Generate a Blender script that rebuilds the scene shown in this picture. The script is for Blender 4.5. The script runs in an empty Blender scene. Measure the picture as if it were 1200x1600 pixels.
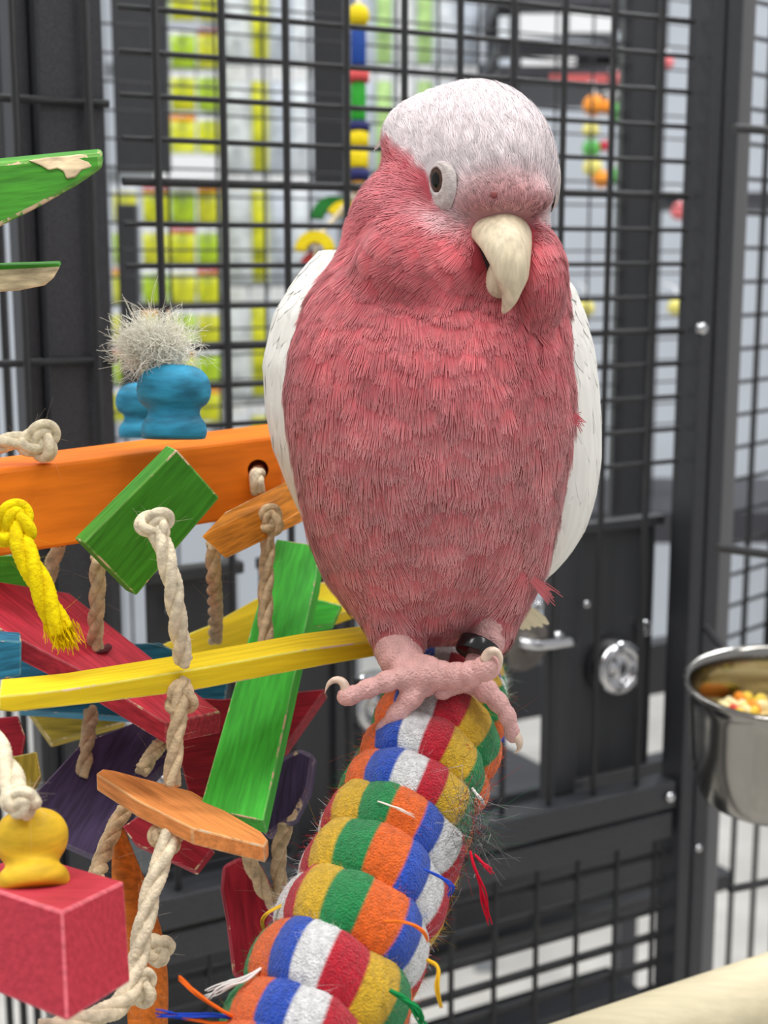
import bpy, math, random
import numpy as np
from mathutils import Vector, Matrix

random.seed(7)
rng = np.random.default_rng(7)
scene = bpy.context.scene
COL = scene.collection

# ------------------------------------------------------------------ camera
F_PX = 2200.0
PITCH = math.radians(10.3)
CAM = np.array([0.0, 0.0, 1.45])
RIGHT = np.array([1.0, 0.0, 0.0])
FWD = np.array([0.0, math.cos(PITCH), -math.sin(PITCH)])
UP = np.array([0.0, math.sin(PITCH), math.cos(PITCH)])
D0 = 0.55                       # distance of the bird
cam_data = bpy.data.cameras.new('camera')
cam = bpy.data.objects.new('camera', cam_data)
COL.objects.link(cam)
cam.location = CAM
cam.rotation_euler = (math.pi / 2 - PITCH, 0, 0)
cam_data.sensor_fit = 'VERTICAL'
cam_data.sensor_height = 36.0
cam_data.lens = 36.0 * F_PX / 1600.0
cam_data.clip_start = 0.02
cam_data.clip_end = 60
cam_data.dof.use_dof = True
cam_data.dof.focus_distance = 0.525
cam_data.dof.aperture_fstop = 11.5
scene.camera = cam

# ------------------------------------------------------------------ light
scene.view_settings.view_transform = 'Standard'
scene.view_settings.look = 'None'
scene.view_settings.gamma = 1.0
scene.view_settings.use_curve_mapping = False
scene.view_settings.exposure = 0.12
world = bpy.data.worlds.new('world')
scene.world = world
world.use_nodes = True
world.node_tree.nodes['Background'].inputs[0].default_value = (0.97, 0.98, 1.0, 1)
world.node_tree.nodes['Background'].inputs[1].default_value = 0.50


def area_light(name, loc, aim, sx, sy, power, color=(1, 1, 1)):
    l = bpy.data.lights.new(name, 'AREA')
    l.shape = 'RECTANGLE'
    l.size, l.size_y, l.energy, l.color = sx, sy, power, color
    o = bpy.data.objects.new(name, l)
    COL.objects.link(o)
    o.location = loc
    o.rotation_euler = (Vector(aim) - Vector(loc)).to_track_quat('-Z', 'Y').to_euler()
    return o


# rows of fluorescent tubes under the shop ceiling
area_light('ceiling_tube_light', (-0.5, 0.1, 3.1), (-0.35, 0.25, 0), 0.35, 2.4, 30, (1, 0.985, 0.96))
area_light('ceiling_tube_light', (1.1, 0.1, 3.1), (1.0, 0.3, 0), 0.35, 2.4, 24, (1, 0.985, 0.96))
area_light('ceiling_tube_light', (-1.4, 2.3, 3.1), (-1.4, 2.6, 0), 0.35, 2.4, 46, (0.97, 0.985, 1))
area_light('ceiling_tube_light', (1.2, 2.6, 3.1), (1.2, 2.9, 0), 0.35, 2.4, 46, (0.97, 0.985, 1))


# ------------------------------------------------------------------ helpers
def P(px, py, d):
    """pixel of the 1200x1600 frame + distance along the optical axis -> world point (arrays allowed)"""
    px, py, d = np.asarray(px, float), np.asarray(py, float), np.asarray(d, float)
    a = ((px - 600.0) / F_PX * d)[..., None] * RIGHT
    b = d[..., None] * FWD
    c = ((800.0 - py) / F_PX * d)[..., None] * UP
    return CAM + a + b + c


def lin(c):
    out = []
    for v in c[:3]:
        v = v / 255.0
        out.append(v / 12.92 if v <= 0.04045 else ((v + 0.055) / 1.055) ** 2.4)
    return out


def rgba(c):
    return (*lin(c), 1.0)


def tag(o, label=None, cat=None, group=None, kind=None):
    if label: o['label'] = label
    if cat: o['category'] = cat
    if group: o['group'] = group
    if kind: o['kind'] = kind
    return o


def empty(name, loc, label=None, cat=None, group=None, kind=None):
    o = bpy.data.objects.new(name, None)
    COL.objects.link(o)
    o.location = loc
    o.empty_display_size = 0.02
    return tag(o, label, cat, group, kind)


def wloc(o):
    v = np.zeros(3)
    while o is not None:
        v = v + np.array(o.location)
        o = o.parent
    return v


def mesh_obj(name, verts, faces, mat=None, parent=None, smooth=True, cols=None, origin=None, mats=None, fmat=None):
    """verts in WORLD coordinates; the object sits under parent"""
    verts = np.asarray(verts, float)
    base = wloc(parent) if parent is not None else np.zeros(3)
    if origin is None and parent is None:
        origin = np.array([verts[:, 0].mean(), verts[:, 1].mean(), verts[:, 2].min()])
    off = np.zeros(3) if origin is None else np.asarray(origin, float) - base
    loc = verts - base - off
    me = bpy.data.meshes.new(name)
    me.from_pydata(loc.tolist(), [], faces.tolist() if isinstance(faces, np.ndarray) else faces)
    if smooth:
        me.polygons.foreach_set('use_smooth', np.ones(len(me.polygons), bool))
    if cols is not None:
        at = me.color_attributes.new('Col', 'FLOAT_COLOR', 'POINT')
        c4 = np.ones((len(verts), 4), np.float32)
        c4[:, :3] = cols
        at.data.foreach_set('color', c4.ravel())
    for m in (mats or ([mat] if mat else [])):
        me.materials.append(m)
    if fmat is not None:
        me.polygons.foreach_set('material_index', np.asarray(fmat, np.int32))
    me.update()
    o = bpy.data.objects.new(name, me)
    COL.objects.link(o)
    o.parent = parent
    o.location = off
    return o


class MB:
    """collects geometry for ONE mesh"""
    def __init__(self):
        self.v, self.f, self.c, self.n = [], [], [], 0

    def add(self, v, f, col=None):
        v = np.asarray(v, float)
        self.v.append(v)
        n = self.n
        self.f += [[i + n for i in q] for q in f]
        if col is not None:
            c = np.asarray(col, float)
            self.c.append(np.tile(c, (len(v), 1)) if c.ndim == 1 else c)
        self.n += len(v)

    def build(self, name, mat=None, parent=None, **k):
        cols = np.concatenate(self.c) if self.c else None
        return mesh_obj(name, np.concatenate(self.v), self.f, mat, parent, cols=cols, **k)


def frames(path):
    path = np.asarray(path, float)
    t = np.gradient(path, axis=0)
    t /= np.linalg.norm(t, axis=1)[:, None] + 1e-12
    a = np.array([0, 0, 1.0]) if abs(t[0][2]) < 0.9 else np.array([1.0, 0, 0])
    n = np.cross(t[0], a); n /= np.linalg.norm(n)
    ns = [n]
    for i in range(1, len(path)):
        n = ns[-1] - t[i] * np.dot(ns[-1], t[i])
        n /= np.linalg.norm(n) + 1e-12
        ns.append(n)
    ns = np.array(ns)
    return t, ns, np.cross(t, ns)


def tube(path, r, seg=8, cap=True):
    path = np.asarray(path, float)
    r = np.broadcast_to(np.asarray(r, float), (len(path),))
    t, n, b = frames(path)
    an = np.linspace(0, 2 * math.pi, seg, endpoint=False)
    ring = np.cos(an)[None, :, None] * n[:, None, :] + np.sin(an)[None, :, None] * b[:, None, :]
    v = (path[:, None, :] + ring * r[:, None, None]).reshape(-1, 3)
    f = []
    for i in range(len(path) - 1):
        for j in range(seg):
            k = (j + 1) % seg
            f.append([i * seg + j, i * seg + k, (i + 1) * seg + k, (i + 1) * seg + j])
    if cap:
        f.append(list(range(seg))[::-1])
        f.append([(len(path) - 1) * seg + j for j in range(seg)])
    return v, f


def spline(pts, n=40):
    """Catmull-Rom through the points, n samples, roughly even"""
    p = np.asarray(pts, float)
    if len(p) == 2:
        return p[0] + (p[1] - p[0]) * np.linspace(0, 1, n)[:, None]
    q = np.vstack([2 * p[0] - p[1], p, 2 * p[-1] - p[-2]])
    out = []
    for i in range(1, len(q) - 2):
        s = np.linspace(0, 1, 24, endpoint=False)[:, None]
        a, b, c, d = q[i - 1], q[i], q[i + 1], q[i + 2]
        out.append(0.5 * ((2 * b) + (-a + c) * s + (2 * a - 5 * b + 4 * c - d) * s**2 + (-a + 3 * b - 3 * c + d) * s**3))
    out = np.vstack(out + [p[-1:]])
    L = np.concatenate([[0], np.cumsum(np.linalg.norm(np.diff(out, axis=0), axis=1))])
    u = np.linspace(0, L[-1], n)
    return np.stack([np.interp(u, L, out[:, k]) for k in range(3)], 1)


def lathe(profile, axis_pt, axis=(0, 0, 1), seg=40):
    """profile: list of (radius, height) in metres along the axis"""
    ax = np.asarray(axis, float); ax /= np.linalg.norm(ax)
    a = np.array([1.0, 0, 0]) if abs(ax[0]) < 0.9 else np.array([0, 1.0, 0])
    e1 = np.cross(ax, a); e1 /= np.linalg.norm(e1)
    e2 = np.cross(ax, e1)
    an = np.linspace(0, 2 * math.pi, seg, endpoint=False)
    v, f = [], []
    for r, h in profile:
        v.append(np.asarray(axis_pt) + ax * h + r * (np.cos(an)[:, None] * e1 + np.sin(an)[:, None] * e2))
    for i in range(len(profile) - 1):
        for j in range(seg):
            k = (j + 1) % seg
            f.append([i * seg + j, i * seg + k, (i + 1) * seg + k, (i + 1) * seg + j])
    f.append(list(range(seg))[::-1])
    f.append([(len(profile) - 1) * seg + j for j in range(seg)])
    return np.vstack(v), f


def smooth_profile(pr, n=40):
    p = spline([(r, h, 0) for r, h in pr], n)
    return [(max(a, 1e-5), b) for a, b, _ in p]


def box_verts(c, ex, ey, ez):
    """centre and three half-axis vectors"""
    c, ex, ey, ez = (np.asarray(q, float) for q in (c, ex, ey, ez))
    v = np.array([c + sx * ex + sy * ey + sz * ez for sz in (-1, 1) for sy in (-1, 1) for sx in (-1, 1)])
    f = [[0, 2, 3, 1], [4, 5, 7, 6], [0, 1, 5, 4], [2, 6, 7, 3], [0, 4, 6, 2], [1, 3, 7, 5]]
    return v, f


def bevel(o, w=0.001, seg=2, material=-1):
    m = o.modifiers.new('bevel', 'BEVEL')
    m.width, m.segments, m.limit_method, m.angle_limit = w, seg, 'ANGLE', math.radians(40)
    m.material = material
    m.harden_normals = False
    return o


# ------------------------------------------------------------------ materials
def new_mat(name):
    m = bpy.data.materials.new(name)
    m.use_nodes = True
    nt = m.node_tree
    return m, nt, nt.nodes, nt.links, nt.nodes['Principled BSDF']


def set_spec(b, s):
    b.inputs['Specular IOR Level'].default_value = s


def add_bump(nt, b, scale, strength, dist=0.001, detail=4, stretch=None, kind='noise'):
    N, L = nt.nodes, nt.links
    tc = N.new('ShaderNodeTexCoord')
    mp = N.new('ShaderNodeMapping')
    if stretch: mp.inputs['Scale'].default_value = stretch
    L.new(tc.outputs['Object'], mp.inputs[0])
    if kind == 'noise':
        t = N.new('ShaderNodeTexNoise'); t.inputs['Detail'].default_value = detail
        out = t.outputs[0]
    else:
        t = N.new('ShaderNodeTexVoronoi'); out = t.outputs[0]
    t.inputs['Scale'].default_value = scale
    L.new(mp.outputs[0], t.inputs['Vector'])
    bp = N.new('ShaderNodeBump')
    bp.inputs['Strength'].default_value = strength
    bp.inputs['Distance'].default_value = dist
    L.new(out, bp.inputs['Height'])
    L.new(bp.outputs[0], b.inputs['Normal'])
    return t, mp


def plain(name, c, rough=0.6, metal=0.0, spec=0.4, bump=None, var=0.0, vscale=60):
    m, nt, N, L, b = new_mat(name)
    b.inputs['Base Color'].default_value = rgba(c)
    b.inputs['Roughness'].default_value = rough
    b.inputs['Metallic'].default_value = metal
    set_spec(b, spec)
    if bump: add_bump(nt, b, *bump)
    if var:
        tc = N.new('ShaderNodeTexCoord')
        t = N.new('ShaderNodeTexNoise'); t.inputs['Scale'].default_value = vscale; t.inputs['Detail'].default_value = 5
        L.new(tc.outputs['Object'], t.inputs['Vector'])
        r = N.new('ShaderNodeValToRGB')
        r.color_ramp.elements[0].position, r.color_ramp.elements[1].position = 0.3, 0.7
        r.color_ramp.elements[0].color = rgba([x * (1 - var) for x in c])
        r.color_ramp.elements[1].color = rgba([min(255, x * (1 + var)) for x in c])
        L.new(t.outputs[0], r.inputs[0]); L.new(r.outputs[0], b.inputs['Base Color'])
    return m


def wood(name, c, raw=(214, 186, 150), amount=0.0, grain=(6, 60, 60), rough=0.62, var=0.16, pscale=30):
    """dyed pine: streaky grain, a few scuffed spots where the dye is gone"""
    m, nt, N, L, b = new_mat(name)
    b.inputs['Roughness'].default_value = rough
    set_spec(b, 0.25)
    tc = N.new('ShaderNodeTexCoord')
    mp = N.new('ShaderNodeMapping'); mp.inputs['Scale'].default_value = grain
    L.new(tc.outputs['Object'], mp.inputs[0])
    t = N.new('ShaderNodeTexNoise'); t.inputs['Scale'].default_value = 9; t.inputs['Detail'].default_value = 6
    L.new(mp.outputs[0], t.inputs['Vector'])
    r = N.new('ShaderNodeValToRGB')
    r.color_ramp.elements[0].position, r.color_ramp.elements[1].position = 0.32, 0.68
    r.color_ramp.elements[0].color = rgba([x * (1 - var) for x in c])
    r.color_ramp.elements[1].color = rgba([min(255, x * (1 + var * 0.8) + 6) for x in c])
    L.new(t.outputs[0], r.inputs[0])
    # blotchy dye and light scuffs
    t2 = N.new('ShaderNodeTexNoise'); t2.inputs['Scale'].default_value = pscale; t2.inputs['Detail'].default_value = 7
    t2.inputs['Roughness'].default_value = 0.65
    L.new(tc.outputs['Object'], t2.inputs['Vector'])
    r2 = N.new('ShaderNodeValToRGB')
    r2.color_ramp.elements[0].position = 0.72 - amount * 0.4
    r2.color_ramp.elements[1].position = 0.76 - amount * 0.4
    r2.color_ramp.elements[0].color = (0, 0, 0, 1); r2.color_ramp.elements[1].color = (1, 1, 1, 1)
    L.new(t2.outputs[0], r2.inputs[0])
    mx = N.new('ShaderNodeMix'); mx.data_type = 'RGBA'
    L.new(r2.outputs[0], mx.inputs['Factor'])
    L.new(r.outputs[0], mx.inputs[6]); mx.inputs[7].default_value = rgba(raw)
    L.new(mx.outputs[2], b.inputs['Base Color'])
    bp = N.new('ShaderNodeBump'); bp.inputs['Strength'].default_value = 0.35; bp.inputs['Distance'].default_value = 0.0006
    L.new(t.outputs[0], bp.inputs['Height']); L.new(bp.outputs[0], b.inputs['Normal'])
    return m


def vcol(name, rough=0.7, spec=0.2, bump=None, sheen=0.0, sss=0.0):
    m, nt, N, L, b = new_mat(name)
    a = N.new('ShaderNodeAttribute'); a.attribute_name = 'Col'
    L.new(a.outputs['Color'], b.inputs['Base Color'])
    b.inputs['Roughness'].default_value = rough
    set_spec(b, spec)
    if sheen: b.inputs['Sheen Weight'].default_value = sheen
    if bump: add_bump(nt, b, *bump)
    return m


RAWWOOD = wood('raw_pine', (216, 190, 152), var=0.22, grain=(10, 40, 40))
M_STEEL = plain('black_powder_coat', (47, 48, 52), 0.42, 0.0, 0.5, bump=(900, 0.5, 0.0006, 2), var=0.25, vscale=900)
M_WIRE = plain('black_wire_coat', (33, 33, 36), 0.36, 0.0, 0.55, bump=(700, 0.6, 0.0006, 2))
M_PLATE = plain('dark_grey_sheet_metal', (55, 56, 59), 0.45, 0.0, 0.45, bump=(800, 0.3, 0.0004, 2))
M_CHROME = plain('polished_steel', (205, 205, 208), 0.14, 1.0)
M_BOWL = plain('stainless_steel', (158, 155, 150), 0.16, 1.0)
M_DOWEL = wood('pale_dowel_wood', (222, 210, 176), var=0.02, grain=(4, 30, 30))
M_ROPE = plain('cream_cotton_rope', (226, 212, 184), 0.9, 0, 0.1, bump=(900, 0.7, 0.0008, 4), var=0.12, vscale=300)
M_ROPE_TAN = plain('tan_sisal_rope', (196, 172, 138), 0.9, 0, 0.1, bump=(900, 0.7, 0.0008, 4), var=0.14, vscale=300)
M_ROPE_YEL = plain('yellow_dyed_rope', (240, 205, 12), 0.85, 0, 0.1, bump=(900, 0.7, 0.0008, 4), var=0.12, vscale=250)
M_FUZZ = vcol('yarn_fuzz', 0.95, 0.05)


def hairs(items, name, parent, mat, length=(0.0015, 0.006), w=0.00006, curl=0.5, label=None):
    """fine fibres: thin three-sided curved threads, joined into one mesh"""
    rg = np.random.default_rng(len(items))
    n = len(items)
    p = np.array([i[0] for i in items]); d = np.array([i[1] for i in items], float); c = np.array([i[2] for i in items])
    d = d + rg.normal(0, 0.9, (n, 3)); d /= np.linalg.norm(d, axis=1)[:, None]
    L = rg.uniform(*length, n)[:, None]
    bend = rg.normal(0, curl, (n, 3))
    u = np.array([0, 0.33, 0.66, 1.0])
    q = p[:, None, :] + d[:, None, :] * (u[None, :, None] * L[:, None]) + bend[:, None, :] * (u[None, :, None] ** 2) * L[:, None]
    e1 = np.cross(d, rg.normal(0, 1, (n, 3))); e1 /= np.linalg.norm(e1, axis=1)[:, None] + 1e-9
    e2 = np.cross(d, e1)
    rings = []
    for k in range(3):
        a = 2 * math.pi * k / 3
        rings.append(q + (e1 * math.cos(a) + e2 * math.sin(a))[:, None, :] * (w * (1 - 0.6 * u))[None, :, None])
    v = np.stack(rings, 2).reshape(-1, 3)
    base = np.arange(n)[:, None] * 12
    fs = []
    for s_ in range(3):
        for k in range(3):
            k2 = (k + 1) % 3
            fs.append(np.concatenate([base + s_ * 3 + k, base + s_ * 3 + k2, base + s_ * 3 + 3 + k2, base + s_ * 3 + 3 + k], 1))
    o = mesh_obj(name, v, np.concatenate(fs), mat, parent, cols=np.repeat(c, 12, axis=0))
    o['kind'] = 'stuff'
    if label: o['label'] = label
    return o


def curls(name, parent, mat, start, axis, n, length, r, turn, spread, cone, col, label=None, seed=1):
    """a tuft of unravelled strands: each one a thin curling thread"""
    rg = np.random.default_rng(seed)
    K = 14
    d = np.asarray(axis, float) + rg.normal(0, cone, (n, 3)); d /= np.linalg.norm(d, axis=1)[:, None]
    p = np.asarray(start, float) + rg.normal(0, 1, (n, 3)) * np.asarray(spread)
    ax = rg.normal(0, 1, (n, 3)); ax /= np.linalg.norm(ax, axis=1)[:, None]
    w = rg.uniform(-turn, turn, n)
    L = rg.uniform(*length, n)
    pts = [p]
    for k in range(K - 1):
        a = (w / (K - 1) * (0.4 + 1.2 * k / K))[:, None]
        d = d * np.cos(a) + np.cross(ax, d) * np.sin(a) + ax * (ax * d).sum(1)[:, None] * (1 - np.cos(a))
        d = d + rg.normal(0, 0.05, (n, 3)); d /= np.linalg.norm(d, axis=1)[:, None]
        p = p + d * (L / (K - 1))[:, None]
        pts.append(p)
    q = np.stack(pts, 1)
    t = np.gradient(q, axis=1); t /= np.linalg.norm(t, axis=-1)[..., None]
    e1 = np.cross(t, ax[:, None, :] + 0.01); e1 /= np.linalg.norm(e1, axis=-1)[..., None] + 1e-9
    e2 = np.cross(t, e1)
    rr = r * rg.uniform(0.6, 1.4, n)[:, None, None] * (1 - 0.5 * np.linspace(0, 1, K))[None, :, None]
    v = np.stack([q + (e1 * math.cos(a) + e2 * math.sin(a)) * rr for a in (0, 2.094, 4.189)], 2).reshape(-1, 3)
    base = np.arange(n)[:, None] * (K * 3)
    fs = [np.concatenate([base + s * 3 + k, base + s * 3 + (k + 1) % 3, base + s * 3 + 3 + (k + 1) % 3, base + s * 3 + 3 + k], 1) for s in range(K - 1) for k in range(3)]
    c = np.repeat(np.array(lin(col))[None] * rg.uniform(0.88, 1.06, (n, 1)), K * 3, axis=0)
    o = mesh_obj(name, v, np.concatenate(fs), mat, parent, cols=np.minimum(c, 1))
    o['kind'] = 'stuff'
    if label: o['label'] = label
    return o

# ================================================================== the shop
def ray_z(px, py, z):
    d = FWD + RIGHT * (px - 600) / F_PX + UP * (800 - py) / F_PX
    return CAM + d * ((z - CAM[2]) / d[2])


m_floor = plain('pale_floor_vinyl', (206, 202, 194), 0.35, 0, 0.5, var=0.08, vscale=6)
v, f = box_verts((0.5, 2.5, -0.02), (5, 0, 0), (0, 4.5, 0), (0, 0, 0.02))
tag(mesh_obj('floor', v, f, m_floor, smooth=False), kind='structure')
m_wall = plain('white_shop_wall', (188, 194, 202), 0.7, 0, 0.3, var=0.03, vscale=3)
v, f = box_verts((0.5, 5.05, 1.7), (5, 0, 0), (0, 0.05, 0), (0, 0, 1.7))
tag(mesh_obj('wall_back', v, f, m_wall, smooth=False), kind='structure')


def rect_box(px0, py0, px1, py1, d, thick):
    """an upright box whose front covers that part of the view at that distance"""
    a, b = P((px0 + px1) / 2, py0, d), P((px0 + px1) / 2, py1, d)
    y = (a[1] + b[1]) / 2
    w = abs(px1 - px0) / F_PX * d / 2
    h = abs(a[2] - b[2]) / 2
    c = np.array([(a[0] + b[0]) / 2, y + thick / 2, (a[2] + b[2]) / 2])
    return c, w, h, thick / 2


# --- display rack with hanging packets ------------------------------------------------
M_LIME = [plain('lime_packet', c, 0.35, 0, 0.5, var=0.35, vscale=30) for c in ((196, 216, 30), (214, 222, 40), (160, 196, 40))]
M_CLEAR = [plain('clear_packet', c, 0.3, 0, 0.5, var=0.14, vscale=40) for c in ((214, 220, 228), (190, 198, 210), (228, 232, 236))]
M_GREENP = plain('pale_green_packet', (170, 204, 130), 0.4, var=0.2, vscale=30)
M_WHITE = plain('white_plastic', (232, 234, 236), 0.4)
M_REDP = plain('red_print', (196, 92, 92), 0.5)
M_ORP = plain('orange_print', (236, 150, 40), 0.5)


def packet(px0, py0, px1, py1, d, mat, label, group, printcol=None):
    """pillow packet hanging from a hook: body, header card and printed panel"""
    c, w, h, t = rect_box(px0, py0, px1, py1, d, 0.02)
    root = empty('hanging_packet', c - np.array([0, 0, h]), label, 'packet', group)
    n, mrow = 8, 8
    vv, ff = [], []
    for s in (-1, 1):
        for i in range(n + 1):
            for j in range(mrow + 1):
                u, q = 2 * i / n - 1, 2 * j / mrow - 1
                b = (1 - u ** 4) * (1 - q ** 4)
                vv.append(c + np.array([u * w, s * 0.010 * b, q * h * 0.86 - 0.14 * h]))
    st = (n + 1) * (mrow + 1)
    for s in (0, 1):
        for i in range(n):
            for j in range(mrow):
                a = s * st + i * (mrow + 1) + j
                q = [a, a + mrow + 1, a + mrow + 2, a + 1]
                ff.append(q if s == 0 else q[::-1])
    mesh_obj('pouch', vv, ff, mat, root)
    bv, bf = box_verts(c + np.array([0, 0, h * 0.86]), (w, 0, 0), (0, 0.0015, 0), (0, 0, h * 0.14))
    mesh_obj('header_card', bv, bf, M_WHITE if printcol is None else printcol, root, smooth=False)
    hk = spline([c + np.array([0, -0.012, h * 0.92]), c + np.array([0, 0.02, h * 0.93]), c + np.array([0, 0.11, h * 0.95])], 8)
    tv_, tf_ = tube(hk, 0.0018, 6)
    mesh_obj('hook', tv_, tf_, M_CHROME, root)


ORD = ['first', 'second', 'third', 'fourth', 'fifth', 'sixth', 'seventh', 'eighth', 'ninth', 'tenth', 'eleventh']
gL = 'lime packets on the rack behind the cage'
for i, (y0, y1) in enumerate([(-30, 30), (45, 105), (112, 172), (180, 238), (292, 350), (356, 414), (420, 478), (484, 540), (546, 600), (608, 660)]):
    for j, (x0, x1) in enumerate([(176, 212), (222, 262), (266, 304), (308, 342)]):
        if j == 0 and y0 < 290: continue
        pc = [None, M_REDP, M_ORP, None, M_WHITE][(i * 2 + j * 3) % 5]
        packet(x0, y0, x1, y1, 2.4, M_LIME[(i + 2 * j) % 3], f'small lime-yellow packet, {ORD[i]} from the top in the {ORD[j]} lime column', gL, pc)
gW = 'tall clear packets on the rack behind the cage'
for i, (x0, x1, k) in enumerate([(352, 388, 0), (392, 418, 3), (422, 452, 1), (456, 486, 0), (548, 584, 1), (588, 612, 4), (616, 648, 2), (652, 676, 4), (680, 712, 0), (716, 748, 1)]):
    for ri, (y0, y1) in enumerate(((-60, 96), (104, 266), (274, 440), (448, 620), (628, 780))):
        mt = M_CLEAR[k] if k < 3 else (M_LIME[1] if k == 3 else M_GREENP)
        nm = ('tall clear packet' if k < 3 else
              'tall narrow lime packet' if k == 3 else 'tall pale green packet')
        nm = f'{nm}, {ORD[ri]} from the top in the {ORD[i]} column from the lime ones'
        packet(x0, y0, x1, y1, 2.5, mt, nm, gW if k < 3 else ('tall lime packets' if k == 3 else 'tall pale green packets'))
# the rack they hang on
rk = empty('display_rack', (P(430, 1000, 2.62)[0], P(430, 1000, 2.62)[1], 0), 'grey slotted display rack carrying the hanging packets behind the cage', 'rack')
M_RACK = plain('grey_rack_metal', (150, 154, 160), 0.45, 0.2)
for x in (160, 345, 545, 770):
    c = P(x, 500, 2.68)
    bv, bf = box_verts((c[0], c[1], 1.2), (0.02, 0, 0), (0, 0.02, 0), (0, 0, 1.2))
    mesh_obj('upright', bv, bf, M_RACK, rk, smooth=False)
for py in (-40, 110, 275, 450, 625, 800):
    a, b = P(160, py, 2.64), P(770, py, 2.64)
    bv, bf = box_verts(((a[0] + b[0]) / 2, a[1], a[2]), ((b[0] - a[0]) / 2, 0, 0), (0, 0.008, 0), (0, 0, 0.012))
    mesh_obj('rail', bv, bf, M_RACK, rk, smooth=False)
sh = P(300, 265, 2.42)
bv, bf = box_verts((P(297, 265, 2.42)[0], sh[1], sh[2]), (0.052, 0, 0), (0, 0.06, 0), (0, 0, 0.02))
mesh_obj('price_shelf', bv, bf, M_WHITE, rk, smooth=False)

# --- dark shelving at the upper right ---------------------------------------------------
M_DKSH = plain('charcoal_shelf', (62, 62, 68), 0.55)
su = empty('shop_shelf', (P(880, 60, 2.2)[0], P(880, 60, 2.2)[1], 0), 'charcoal shop shelf with white price strips high behind the cage', 'shelf')
for (x0, y0, x1, y1) in [(778, 66, 1010, 88), (778, 104, 1010, 132), (778, -40, 1010, 8), (778, 800, 1300, 850), (1060, 300, 1300, 320)]:
    c, w, h, t = rect_box(x0, y0, x1, y1, 2.2, 0.35)
    bv, bf = box_verts(c, (w, 0, 0), (0, t, 0), (0, 0, h))
    mesh_obj('shelf_board', bv, bf, M_DKSH, su, smooth=False)
for (x0, y0, x1, y1, mt) in [(800, 22, 885, 58, M_WHITE), (890, 18, 960, 50, M_WHITE), (780, 26, 796, 60, M_CLEAR[0]), (815, 90, 900, 102, M_WHITE), (860, 116, 950, 130, M_REDP), (780, 92, 806, 102, M_CLEAR[1])]:
    c, w, h, t = rect_box(x0, y0, x1, y1, 2.16, 0.008)
    bv, bf = box_verts(c, (w, 0, 0), (0, t, 0), (0, 0, h))
    mesh_obj('price_strip', bv, bf, mt, su, smooth=False)
for x in (1012, 1300):
    c = P(x, 400, 2.3)
    bv, bf = box_verts((c[0], c[1], 1.1), (0.015, 0, 0), (0, 0.03, 0), (0, 0, 1.1))
    mesh_obj('upright', bv, bf, M_DKSH, su, smooth=False)

M_CLOTHS = {'orange': plain('orange_felt', (242, 152, 48), 0.7), 'green': plain('green_felt', (92, 176, 84), 0.7), 'yellow': plain('pale_yellow_felt', (226, 216, 120), 0.7),
            'red': plain('crimson_felt', (196, 56, 74), 0.7), 'pink': plain('pink_felt', (226, 120, 124), 0.7)}
for (x, y, r, key, nm) in [(928, 165, 17, 'orange', 'orange plush ball toy hung at the top of the coloured row'), (950, 168, 12, 'orange', 'smaller orange plush ball next to the large orange one'), (966, 175, 14, 'green', 'green plush ball right of the orange plush balls'), (923, 204, 13, 'yellow', 'pale yellow plush ball under the large orange one'),
                        (924, 232, 14, 'green', 'green plush ball under the pale yellow one'), (944, 228, 9, 'red', 'small crimson plush ball beside the lower green one'), (926, 262, 15, 'yellow', 'pale yellow plush ball lowest under the green one'),
                        (940, 280, 14, 'orange', 'orange plush ball at the lower end of the row'), (960, 276, 13, 'green', 'green plush ball at the lower end of the row'), (968, 122, 10, 'pink', 'pink plush ball high under the charcoal shelf'), (1043, 98, 10, 'pink', 'pink plush ball alone beside the tall black post'),
                        (1062, 330, 14, 'pink', 'pink plush ball half hidden by the cage post'), (1056, 480, 13, 'yellow', 'pale yellow plush ball low beside the cage post'), (915, 482, 14, 'yellow', 'pale yellow plush ball low behind the white wing')]:
    c = P(x, y, 2.05)
    r = r / F_PX * 2.05
    rt = empty('plush_ball', c - np.array([0, 0, r]), nm, 'pet toy')
    pr = smooth_profile([(0.0001, -r), (r * 0.75, -r * 0.68), (r * 1.02, 0), (r * 0.72, r * 0.7), (0.0001, r)], 14)
    bv, bf = lathe(pr, c, (0, 0, 1), 18)
    mesh_obj('ball', bv, bf, M_CLOTHS[key], rt)
    tv_, tf_ = tube(spline([c + np.array([0, 0, r * 0.9]), c + np.array([0.002, 0.02, r * 2.2]), c + np.array([0, 0.10, r * 2.6])], 8), 0.0015, 5)
    mesh_obj('loop', tv_, tf_, M_WHITE, rt)

# --- neighbouring cage: black posts, plates and a second wire grid ----------------------
WIRE_ME = None


def wire_between(a, b, r, parent, name='wire', mat=None):
    """one straight wire; all wires share one unit mesh"""
    global WIRE_ME
    if WIRE_ME is None:
        an = np.linspace(0, 2 * math.pi, 10, endpoint=False)
        vs = [(math.cos(t), math.sin(t), z) for z in (0, 1) for t in an]
        fs = [[i, (i + 1) % 10, 10 + (i + 1) % 10, 10 + i] for i in range(10)] + [list(range(10))[::-1], list(range(10, 20))]
        WIRE_ME = bpy.data.meshes.new('wire')
        WIRE_ME.from_pydata(vs, [], fs)
        WIRE_ME.polygons.foreach_set('use_smooth', np.array([True] * 10 + [False] * 2))
        WIRE_ME.materials.append(M_WIRE)
    a, b = np.asarray(a, float), np.asarray(b, float)
    o = bpy.data.objects.new(name, WIRE_ME)
    COL.objects.link(o)
    o.parent = parent
    o.location = a - wloc(parent)
    o.rotation_mode = 'QUATERNION'
    o.rotation_quaternion = Vector(b - a).to_track_quat('Z', 'Y')
    o.scale = (r, r, float(np.linalg.norm(b - a)))
    return o


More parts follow.
